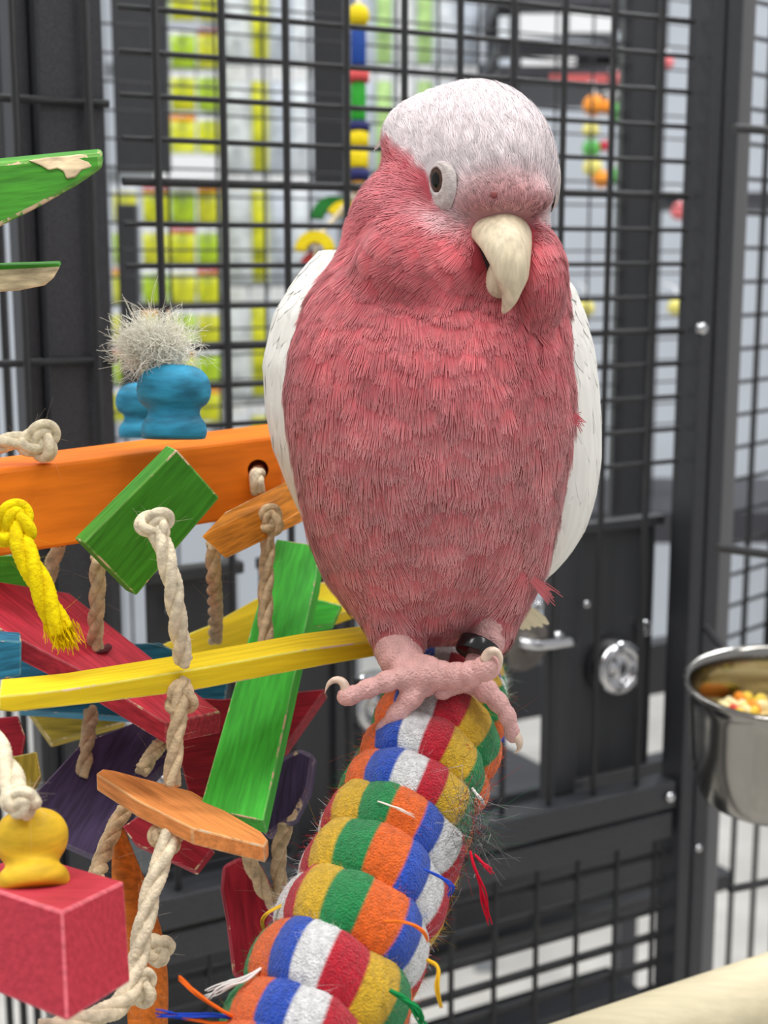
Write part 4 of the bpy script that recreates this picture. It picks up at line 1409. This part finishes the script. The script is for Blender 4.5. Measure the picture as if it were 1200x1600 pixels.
def scatter(f, V, Fc, spacing_fn, n_cand, keep=None):
    a, b, c = V[Fc[:, 0]], V[Fc[:, 1]], V[Fc[:, 2]]
    ar = np.linalg.norm(np.cross(b - a, c - a), axis=1)
    fi = rng.choice(len(Fc), n_cand, p=ar / ar.sum())
    r = rng.random((n_cand, 2))
    q = V[Fc[fi]]
    p = (q[:, 0] * (1 - r[:, :1]) + q[:, 1] * r[:, :1]) * (1 - r[:, 1:]) + (q[:, 3] * (1 - r[:, :1]) + q[:, 2] * r[:, :1]) * r[:, 1:]
    if keep is not None: p = p[keep(p)]
    sp = spacing_fn(p)
    cell = float(sp.max())
    gridd, out = {}, []
    for i in range(len(p)):
        k = tuple((p[i] // cell).astype(int))
        ok = True
        for dx in (-1, 0, 1):
            for dy in (-1, 0, 1):
                for dz in (-1, 0, 1):
                    for j in gridd.get((k[0] + dx, k[1] + dy, k[2] + dz), ()):
                        if ((p[i] - p[j]) ** 2).sum() < sp[i] * sp[i]:
                            ok = False; break
                    if not ok: break
                if not ok: break
            if not ok: break
        if ok:
            out.append(i); gridd.setdefault(k, []).append(i)
    return p[out]


def fan_feathers(f, pts, L, W, nb, lift, tiplift, barb_w, colour, seg=4, jit=0.16, dirj=0.18, flowf=flow):
    """every feather is a fan of nb thin barbs lying on the surface f"""
    n = len(pts)
    nr, _ = grad(f, pts)
    t = flowf(pts)
    t = t - nr * (t * nr).sum(1)[:, None]
    t /= np.linalg.norm(t, axis=1)[:, None] + 1e-9
    b = np.cross(nr, t)
    a = rng.normal(0, dirj, n)[:, None]
    t, b = t * np.cos(a) + b * np.sin(a), b * np.cos(a) - t * np.sin(a)
    L = L * rng.uniform(0.85, 1.2, n); W = W * rng.uniform(0.85, 1.2, n)
    j = np.linspace(-1, 1, nb)
    u = np.linspace(0, 1, seg)
    Lj = L[:, None] * (1 - 0.22 * np.abs(j)[None] ** 2) * rng.uniform(1 - jit, 1 + jit * 0.6, (n, nb))
    s = u[None, None, :] * Lj[:, :, None]
    lat = (j[None, :, None] + rng.normal(0, 0.5 / nb, (n, nb, 1))) * W[:, None, None] * (0.20 + 0.30 * np.sqrt(u)[None, None, :] + 0.04 * u[None, None, :] ** 3)
    lat = lat + rng.normal(0, 0.7, (n, nb, 1)) * u[None, None, :] ** 2
    p = pts[:, None, None, :] + t[:, None, None, :] * s[..., None] + b[:, None, None, :] * lat[..., None]
    fl = rng.uniform(0.3, 1.0, n)[:, None, None]
    dome = (1 - 0.6 * np.abs(j)[None, :, None] ** 2)
    lf = -1.5 + lift * fl * np.minimum(1, u * 3)[None, None, :] + tiplift * fl * dome * u[None, None, :] ** 1.5 + rng.normal(0, 0.25, (n, nb, 1))
    flat = p.reshape(-1, 3)
    flat = snap(f, flat, lf.reshape(-1), 2)
    p = flat.reshape(n, nb, seg, 3)
    side = np.cross(grad(f, flat)[0].reshape(n, nb, seg, 3), np.gradient(p, axis=2))
    side /= np.linalg.norm(side, axis=-1)[..., None] + 1e-9
    bw = np.broadcast_to(np.asarray(barb_w, float), (n,))[:, None, None] * (1.0 - 0.72 * u[None, None, :] ** 2.2)
    v = np.stack([p - side * bw[..., None] / 2, p + side * bw[..., None] / 2], 3)     # n,nb,seg,2,3
    uu = np.broadcast_to(u[None, None, :, None], (n, nb, seg, 2)).reshape(-1)
    vv = v.reshape(-1, 3)
    base = np.repeat(pts, nb * seg * 2, axis=0)
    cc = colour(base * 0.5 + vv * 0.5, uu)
    tint = np.repeat(rng.normal(1.0, 0.045, n), nb * seg * 2) * np.repeat(rng.normal(1.0, 0.04, n * nb), seg * 2)
    cc = cc * tint[:, None]
    k = np.arange(n * nb)[:, None] * (seg * 2) + np.arange(seg - 1)[None] * 2
    k = k.reshape(-1)
    fc = np.stack([k, k + 1, k + 3, k + 2], 1)
    return vv, fc, lin_a(cc)


M_SKIN = vcol('feather_underlayer', 0.85, 0.1)
M_FEATHER = vcol('feather_barbs', 0.62, 0.22, sheen=0.15)
M_WHITE_FEATHER = vcol('white_wing_feathers', 0.6, 0.2)
M_BEAK = None

bird = empty('cockatoo', P(690, 1075, D0), 'pink-breasted cockatoo with pale crown and white wings perched on the striped perch', 'bird')

BV, BF = surface_nets(body_sdf, (395, -290, 95), (965, 330, 1075), 6.0)
BV = snap(body_sdf, BV, -1.0, 1)
mesh_obj('body', D2W(BV), BF, M_SKIN, bird, cols=lin_a(plumage_colour(BV, np.full(len(BV), 0.15)) * 0.92))


def not_bill(p):
    e = np.linalg.norm((p - EYE_P) * np.array([1, 1, 0.62]), axis=1) > 23
    e &= np.linalg.norm((p - EYE2_P) * np.array([1, 1, 0.62]), axis=1) > 23
    q = ~((np.abs(p[:, 0] - 785) < 46) & (p[:, 2] > 332) & (p[:, 2] < 420) & (p[:, 1] < -70))
    wl = ~((p[:, 1] > 70) & ((p[:, 0] < 520) | (p[:, 0] > 830)) & (p[:, 2] > 420))
    return e & q & wl


def march(f, x, y, v0=-320.0):
    p = np.array([[x, v0, y]], float)
    for _ in range(200):
        p[0, 1] += max(0.5, f(p)[0] * 0.7)
        if f(p)[0] < 0.3: break
    return p[0]


EYE_P = march(body_sdf, 683, 281)
EYE_N = grad(body_sdf, EYE_P[None])[0][0]
_q = EYE_P - HC
EYE2_P = snap(body_sdf, (HC + HF * (_q @ HF) - HS * (_q @ HS) + HW * (_q @ HW))[None], 0.0, 4)[0]      # its twin on the far side


def is_head(p):
    return p[:, 2] + 0.25 * np.abs(p[:, 0] - 760) < 395


parts_v, parts_f, parts_c, nv = [], [], [], 0


def push(v, f, c):
    global nv
    parts_v.append(v); parts_f.append(f + nv); parts_c.append(c); nv += len(v)


# trunk feathers: long overlapping fans
def sp_body(p):
    return np.where(p[:, 1] < 90, 15.0, 24.0) - 3.5 * (p[:, 2] < 520)


pb = scatter(body_sdf, BV, BF, sp_body, 42000, lambda p: (~is_head(p)) & not_bill(p))
o_ = np.argsort(-pb[:, 2])
pb = pb[o_]
neckz = 1 - sstep(470, 600, pb[:, 2])
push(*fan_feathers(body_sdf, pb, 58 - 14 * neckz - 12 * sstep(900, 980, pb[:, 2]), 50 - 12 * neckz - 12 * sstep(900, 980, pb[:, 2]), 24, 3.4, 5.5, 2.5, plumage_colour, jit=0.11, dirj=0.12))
# head and cheek feathers: short, hair-like
def sp_head(p):
    return np.where(crown_w(p) > 0.5, 6.2, 7.6) + 5 * (p[:, 1] > 40)


ph = scatter(body_sdf, BV, BF, sp_head, 90000, lambda p: is_head(p) & not_bill(p))
cw = crown_w(ph)
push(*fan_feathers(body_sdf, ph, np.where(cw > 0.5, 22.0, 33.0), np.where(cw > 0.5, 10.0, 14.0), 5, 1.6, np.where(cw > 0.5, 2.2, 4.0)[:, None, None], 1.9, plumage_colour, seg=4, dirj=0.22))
# stubbly pink bristles round the base of the bill
pc = scatter(body_sdf, BV, BF, lambda p: np.full(len(p), 4.2), 60000,
             lambda p: (np.linalg.norm((p - np.array([782, -150, 346])) * np.array([0.62, 0.6, 0.68]), axis=1) < 52) & (p[:, 1] < -60) & not_bill(p))
push(*fan_feathers(body_sdf, pc, 15.0, 5.0, 3, 3.0, 6.0, 1.5, lambda p, u: plumage_colour(p, u) * (0.86 + 0.2 * np.asarray(u)[:, None]), seg=3, dirj=0.5))
o = mesh_obj('plumage', D2W(np.concatenate(parts_v)), np.concatenate(parts_f), M_FEATHER, bird, cols=np.concatenate(parts_c))
tag(o, 'fine rose-pink and pale crown feathers', kind='stuff')

# a few loose plumes that stick out of the outline
pl_v, pl_f, pl_c, pn = [], [], [], 0
for (x0, y0, v0, x1, y1, v1, w, nb, c) in [
        (826, 900, -40, 864, 934, -36, 22, 14, (200, 104, 108)), (612, 198, 40, 588, 232, 46, 9, 4, (232, 214, 214)),
        (895, 645, -40, 912, 668, -44, 14, 6, (202, 96, 106)), (880, 655, -60, 908, 655, -50, 16, 7, (200, 92, 102))]:
    a, b = np.array([x0, v0, y0], float), np.array([x1, v1, y1], float)
    t = b - a; sd = np.cross(t, [0, 1, 0]); sd /= np.linalg.norm(sd)
    for k in range(nb):
        q = (k / (nb - 1) - 0.5)
        pts = np.array([a + t * s * (1 + rng.normal(0, 0.08)) + sd * q * w * (0.35 + 0.65 * s) + np.array([0, 0, 6 * s * s * q]) for s in np.linspace(0, 1, 5)])
        wd = (1 - 0.6 * np.linspace(0, 1, 5))[:, None] * sd * 1.3
        vv = np.stack([pts - wd, pts + wd], 1).reshape(-1, 3)
        pl_v.append(vv); pl_f += [[pn + 2 * i, pn + 2 * i + 1, pn + 2 * i + 3, pn + 2 * i + 2] for i in range(4)]; pn += 10
        pl_c.append(np.tile(lin_a(np.array(c) * rng.uniform(0.92, 1.06)), (10, 1)))
o = mesh_obj('loose_plume', D2W(np.concatenate(pl_v)), pl_f, M_FEATHER, bird, cols=np.concatenate(pl_c))
tag(o, 'stray pink plumes', kind='stuff')

# --- wings ------------------------------------------------------------------------
wing_rowsL = [(392, 500, 560, 70, 30), (412, 480, 600, 72, 62), (440, 459, 610, 78, 88), (490, 428, 600, 84, 110), (570, 411, 590, 88, 122), (640, 416, 580, 94, 124),
              (700, 427, 580, 100, 120), (750, 446, 580, 108, 112), (800, 468, 580, 118, 98), (850, 500, 590, 130, 78), (900, 540, 600, 142, 50), (930, 566, 600, 148, 20)]
wing_rowsR = [(432, 820, 884, 60, 30), (452, 800, 899, 62, 66), (490, 780, 914, 66, 92), (540, 780, 927, 70, 108), (600, 780, 935, 74, 118), (660, 790, 939, 78, 120), (720, 800, 939, 82, 116),
              (780, 800, 930, 86, 104), (830, 795, 914, 92, 84), (868, 792, 889, 98, 58), (896, 800, 864, 102, 26), (908, 815, 848, 104, 10)]
for rows, nm, sx in ((wing_rowsL, 'wing', -1), (wing_rowsR, 'wing', 1)):
    wf = make_stack(rows, 25)
    lo_y, hi_y = rows[0][0], rows[-1][0]
    WV, WF = surface_nets(wf, (380, -80, lo_y - 20), (965, 280, hi_y + 20), 6.0)
    wcol = np.array([238, 235, 228.])
    wing = mesh_obj(nm, D2W(snap(wf, WV, 0.2, 1)), WF, M_WHITE_FEATHER, bird, cols=np.tile(lin_a(wcol * 0.93), (len(WV), 1)))
    # overlapping vanes: small coverts on the shoulder, long flight feathers below
    outer = lambda p: ((p[:, 0] - (520 if sx < 0 else 845)) * sx > -40)
    def spw(p): return 15 + 16 * sstep(lo_y + 60, hi_y - 120, p[:, 2])
    wp = scatter(wf, WV, WF, spw, 5000, outer)
    wp = wp[np.argsort(-wp[:, 2])]
    n = len(wp)
    nr, _ = grad(wf, wp)
    t = np.tile(np.array([0.0, 0.25, 1.0]), (n, 1))
    t = t - nr * (t * nr).sum(1)[:, None]; t /= np.linalg.norm(t, axis=1)[:, None]
    b = np.cross(nr, t)
    k = sstep(lo_y + 60, hi_y - 120, wp[:, 2])
    L = (34 + 150 * k) * rng.uniform(0.9, 1.1, n); Wd = (26 + 18 * k) * rng.uniform(0.9, 1.1, n)
    L = np.minimum(L, np.maximum(18, hi_y + 2 - wp[:, 2]))
    us, js = np.linspace(0, 1, 7), np.linspace(-1, 1, 5)
    prof = np.array([0.45, 0.8, 0.97, 1.0, 0.93, 0.68, 0.12])
    p = wp[:, None, None, :] + t[:, None, None, :] * (us[None, :, None, None] * L[:, None, None, None] - 0.06 * L[:, None, None, None] * (js ** 2)[None, None, :, None]) \
        + b[:, None, None, :] * (js[None, None, :, None] * prof[None, :, None, None] * Wd[:, None, None, None] / 2)
    lf = 0.0 + 0.7 * us[None, :, None] + 0.6 * (1 - np.abs(js))[None, None, :] + rng.uniform(0, 0.9, n)[:, None, None]
    vv = snap(wf, p.reshape(-1, 3), lf.reshape(-1), 3)
    ids = np.arange(n * 35).reshape(n, 7, 5)
    fc = np.stack([ids[:, :-1, :-1], ids[:, :-1, 1:], ids[:, 1:, 1:], ids[:, 1:, :-1]], -1).reshape(-1, 4)
    cc = wcol[None] * np.repeat(rng.normal(1.0, 0.012, n), 35)[:, None] * np.tile(np.where(np.abs(np.tile(js, 7)) < 0.1, 0.975, 1.0), n)[:, None]
    o = mesh_obj('wing_feathers', D2W(vv), fc, M_WHITE_FEATHER, wing, cols=lin_a(np.minimum(cc, 250)))
    o['kind'] = 'stuff'

# --- tail: pale fan behind the legs -------------------------------------------------
tv, tf, tc_, tn = [], [], [], 0
for k in range(9):
    q = k / 8 - 0.5
    a = np.array([742 + 26 * q, 200, 915.0]); e = np.array([818 + 76 * q, 430 + 20 * abs(q), 985 - 16 * abs(q)])
    us = np.linspace(0, 1, 8); pr = np.array([0.5, 0.8, 1, 1.05, 1.05, 1.0, 0.8, 0.2])
    for i, u in enumerate(us):
        c = a + (e - a) * u
        for j in (-1, -0.3, 0.3, 1):
            tv.append(c + np.array([1, 0.1, -0.25]) * j * 13 * pr[i] + np.array([0, 0, 2.0 * (k % 2) - 2 * abs(j)]))
            tc_.append(np.array([226, 214, 182]) * (0.97 if abs(j) > 0.9 else 1))
    for i in range(7):
        for j in range(3):
            tf.append([tn + i * 4 + j, tn + i * 4 + j + 1, tn + i * 4 + j + 5, tn + i * 4 + j + 4])
    tn += 32
mesh_obj('tail', D2W(np.array(tv)), tf, M_WHITE_FEATHER, bird, cols=lin_a(np.array(tc_)))

# --- bill ---------------------------------------------------------------------------
M_BEAK = wood('horn_bill', (212, 197, 168), raw=(190, 170, 132), amount=0.10, var=0.06, grain=(60, 60, 9), rough=0.4, pscale=70)
M_DARK = plain('dark_mouth', (44, 26, 26), 0.7)
# upper mandible: rings along the hook (x, v, y, half width, half thickness)
ub = [(776, -95, 366, 53, 42), (783, -135, 373, 51, 42), (790, -162, 391, 43, 38), (796, -175, 416, 33.5, 33), (798, -178, 440, 24, 26),
      (797, -175, 460, 16, 18), (792, -169, 476, 9.5, 11), (787, -165, 486, 5, 5.5), (786, -163, 490, 1.5, 2)]
us = np.linspace(0, len(ub) - 1, 34)
ubs = np.stack([np.interp(us, range(len(ub)), [r[i] for r in ub]) for i in range(5)], 1)
for i in range(5):
    ubs[1:-1, i] = (ubs[:-2, i] + 2 * ubs[1:-1, i] + ubs[2:, i]) / 4
seg = 36
an = np.linspace(0, 2 * math.pi, seg, endpoint=False)
cen = ubs[:, :3]
tg = np.gradient(cen, axis=0); tg /= np.linalg.norm(tg, axis=1)[:, None]
sv = np.tile(HS, (len(cen), 1)); sv = sv - tg * (sv * tg).sum(1)[:, None]; sv /= np.linalg.norm(sv, axis=1)[:, None]
fv = np.cross(sv, tg)
fv *= np.sign((fv * HF).sum(1))[:, None]
v = []
for i in range(len(cen)):
    ca, sa = np.cos(an), np.sin(an)
    ridge = 1 + 0.16 * np.maximum(ca, 0) ** 6            # keel along the culmen
    back = np.where(ca < 0, 0.35, 1.0)                   # hollow behind
    tooth = 1 + 0.10 * math.exp(-((ubs[i, 2] - 436) / 9) ** 2) - 0.10 * math.exp(-((ubs[i, 2] - 458) / 8) ** 2)
    v.append(cen[i] + sv[i] * (sa * ubs[i, 3] * tooth)[:, None] + fv[i] * (ca * ridge * back * ubs[i, 4])[:, None])
v = np.vstack(v)
f = [[i * seg + j, i * seg + (j + 1) % seg, (i + 1) * seg + (j + 1) % seg, (i + 1) * seg + j] for i in range(len(cen) - 1) for j in range(seg)]
f.append([(len(cen) - 1) * seg + j for j in range(seg)])
mesh_obj('upper_bill', D2W(v), f, M_BEAK, bird)
lb = smooth_profile([(0.5, 0), (12, 2), (22, 12), (26, 30), (25, 52), (20, 70)], 20)
# lower mandible: a short scoop tucked under the hook
lv, lf_ = lathe(lb, (0, 0, 0), (0, 0, -1), 24)
lv = lv * np.array([1.0, 0.8, 1.0])
lv = lv @ np.stack([np.array([1, 0, 0]), np.array([0, 1, 0]), np.array([-0.18, 0.35, 1])], 0)
mesh_obj('lower_bill', D2W(lv * 0.88 + np.array([776, -140, 467])), lf_, M_BEAK, bird)
lv2, lf2 = lathe(smooth_profile([(1, 0), (22, 6), (30, 24), (34, 50), (30, 74), (2, 86)], 18), (0, 0, 0), (0, 0, -1), 24)
mesh_obj('mouth', D2W(lv2 * np.array([1.0, 0.62, 0.95]) + np.array([763, -134, 436])), lf2, M_DARK, bird)
nv_, nf_ = lathe([(0.1, 0), (4, 0.6), (5.4, -1.2), (4.4, -3), (0.1, -3)], (0, 0, 0), (0.1, -1, -0.1), 14)
NP = march(body_sdf, 772, 305)
mesh_obj('nostril', D2W(nv_ + NP + np.array([0, -3.4, 0])), nf_, plain('nostril_skin', (128, 62, 62), 0.8), bird)

# --- eye ------------------------------------------------------------------------------
M_RING = plain('bare_eye_skin', (188, 176, 172), 0.55, 0, 0.35, bump=(1500, 0.5, 0.0006, 3), var=0.08, vscale=500)
# eyeball: iris dark brown, black pupil
m, nt, N, Lk, b_ = new_mat('dark_brown_eye')
a_ = N.new('ShaderNodeAttribute'); a_.attribute_name = 'Col'
Lk.new(a_.outputs['Color'], b_.inputs['Base Color'])
b_.inputs['Roughness'].default_value = 0.08; set_spec(b_, 0.3)
M_EYE = m


def build_eye(EP, EN, sgn):
    en = EN * np.array([1, 1, 0.4]) + np.array([-0.28 * sgn, 0.1, 0.0]); en /= np.linalg.norm(en)
    eu = np.cross(en, [0, 0, 1.0]); eu /= np.linalg.norm(eu)
    ew = np.cross(eu, en); ew *= np.sign(ew[2])
    prof = smooth_profile([(15, -1.0), (16.6, 3.0), (19, 3.9), (22, 2.9), (26, 2.2), (29, 0.2), (33, -7)], 30)
    v, f = [], []
    an = np.linspace(0, 2 * math.pi, 40, endpoint=False)
    for r, h in prof:
        k = max(0, (r - 15) / 20)
        sy = np.where(np.sin(an) > 0, 1.24 + 0.22 * k, 1.24 - 0.2 * k)
        sx = np.where(np.cos(an) * eu[0] > 0, 0.92 + 0.1 * k, 0.92 - 0.3 * k)
        wr = 1 + 0.018 * np.sin(an * 9 + r)
        v.append(EP + eu * (np.cos(an) * r * sx * wr)[:, None] + ew * (np.sin(an) * r * sy * wr)[:, None] + en * h + ew * 4 * k + eu * (6 * k * np.sign(eu[0])))
    v = np.vstack(v)
    n_ = len(prof)
    f = [[i * 40 + j, i * 40 + (j + 1) % 40, (i + 1) * 40 + (j + 1) % 40, (i + 1) * 40 + j] for i in range(n_ - 1) for j in range(40)]
    eye_ring = mesh_obj('eye_ring', D2W(v), f, M_RING, bird)
    th = np.linspace(0, math.pi / 2, 14)
    v, c = [], []
    for q in th:
        for a in an:
            v.append(EP + eu * math.cos(a) * 18.5 * math.sin(q) + ew * math.sin(a) * 23.5 * math.sin(q) + en * (-1.5 + 5.5 * math.cos(q)))
            c.append(lin_a([8, 7, 8]) if q < 0.55 else lin_a([74, 52, 42]) if q < 1.25 else lin_a([30, 24, 22]))
    f = [[i * 40 + j, i * 40 + (j + 1) % 40, (i + 1) * 40 + (j + 1) % 40, (i + 1) * 40 + j] for i in range(13) for j in range(40)]
    mesh_obj('eye', D2W(np.array(v)), f, M_EYE, bird, cols=np.array(c))


build_eye(EYE_P, EYE_N, 1)
build_eye(EYE2_P, grad(body_sdf, EYE2_P[None])[0][0], -1)

# --- feet -------------------------------------------------------------------------------
M_FOOT = vcol('scaly_pink_foot', 0.6, 0.3, bump=(1100, 0.9, 0.0012, 3))
M_CLAW = plain('horn_claw', (222, 196, 176), 0.3, 0, 0.5, var=0.1, vscale=300)


def toe(pts, radii, knob=1.0):
    pth = spline(pts, 26)
    rr = np.interp(np.linspace(0, 1, 26), np.linspace(0, 1, len(radii)), radii)
    rr = rr * (1 + 0.10 * knob * np.sin(np.linspace(0, 9 * math.pi, 26)))
    fs = [cone(pth[i], pth[i + 1], rr[i], rr[i + 1]) for i in range(25)]

    def g(p):
        d = fs[0](p)
        for q in fs[1:]: d = np.minimum(d, q(p))
        return d
    return g


def claw(path, r0, parent):
    pth = spline(path, 16)
    u = np.linspace(0, 1, 16)
    v, f = tube(pth, np.maximum(r0 * (1 - u ** 1.6), 0.4), 10)
    mesh_obj('claw', D2W(v), f, M_CLAW, parent)


def foot(bones, k, lo, hi):
    def g(p):
        d = bones[0](p)
        for q in bones[1:]: d = smin(d, q(p), k)
        return d + 1.3 * np.sin(p[:, 0] * 0.55) * np.sin(p[:, 1] * 0.6 + 1) * np.sin(p[:, 2] * 0.58)
    V, Fq = surface_nets(g, lo, hi, 2.6)
    base = np.array([222, 172, 168.])
    c = base * (1 + 0.06 * vnoise(V, 7))[:, None] + np.array([10, 8, 6]) * sstep(-10, 30, -V[:, 1] - 60)[:, None]
    return mesh_obj('foot', D2W(V), Fq, M_FOOT, bird, cols=lin_a(c))


fl = foot([toe([(621, -32, 1012), (625, -42, 1026), (642, -62, 1046), (668, -80, 1056)], [34, 32, 27, 24]),
           toe([(668, -76, 1052), (620, -92, 1060), (575, -100, 1076), (545, -104, 1088), (540, -104, 1089)], [24, 19, 16, 14.5, 14]),
           toe([(660, -78, 1050), (700, -96, 1056), (738, -116, 1052), (764, -128, 1042)], [24, 21, 19, 19]),
           toe([(668, -70, 1060), (645, -82, 1086), (618, -78, 1120), (596, -62, 1150), (588, -44, 1172)], [22, 18, 15.5, 14, 10])], 9, (500, -170, 960), (810, 20, 1200))
claw([(541, -104, 1083), (537, -106, 1068), (526, -107, 1062), (514, -107, 1068), (507, -106, 1084)], 8.5, fl)
claw([(758, -136, 1032), (764, -142, 1020), (774, -146, 1018), (782, -146, 1028), (783, -144, 1048)], 9.5, fl)
claw([(590, -48, 1164), (584, -40, 1180), (584, -24, 1192), (590, -8, 1196)], 8, fl)
fr = foot([toe([(770, -6, 972), (764, -14, 1000), (752, -26, 1030), (742, -42, 1058)], [30, 25, 22, 20]),
           toe([(735, -48, 1060), (765, -62, 1084), (788, -66, 1110), (798, -60, 1136), (801, -54, 1150)], [20, 18, 15, 13, 11]),
           toe([(742, -44, 1060), (712, -66, 1070), (690, -76, 1082)], [18, 15, 12])], 8, (660, -130, 940), (840, 50, 1190))
claw([(801, -56, 1142), (811, -58, 1158), (811, -50, 1170), (803, -42, 1178)], 8.5, fr)
# black identification band on the far leg
M_BAND = plain('black_leg_band', (16, 16, 18), 0.22, 0, 0.6)
bv, bf = lathe([(30, -11), (32, -12), (33, -10), (33, 10), (32, 12), (30, 11)], (746, -36, 1014), (-0.38, -0.30, 0.87), 36)
mesh_obj('leg_band', D2W(bv), bf, M_BAND, bird)
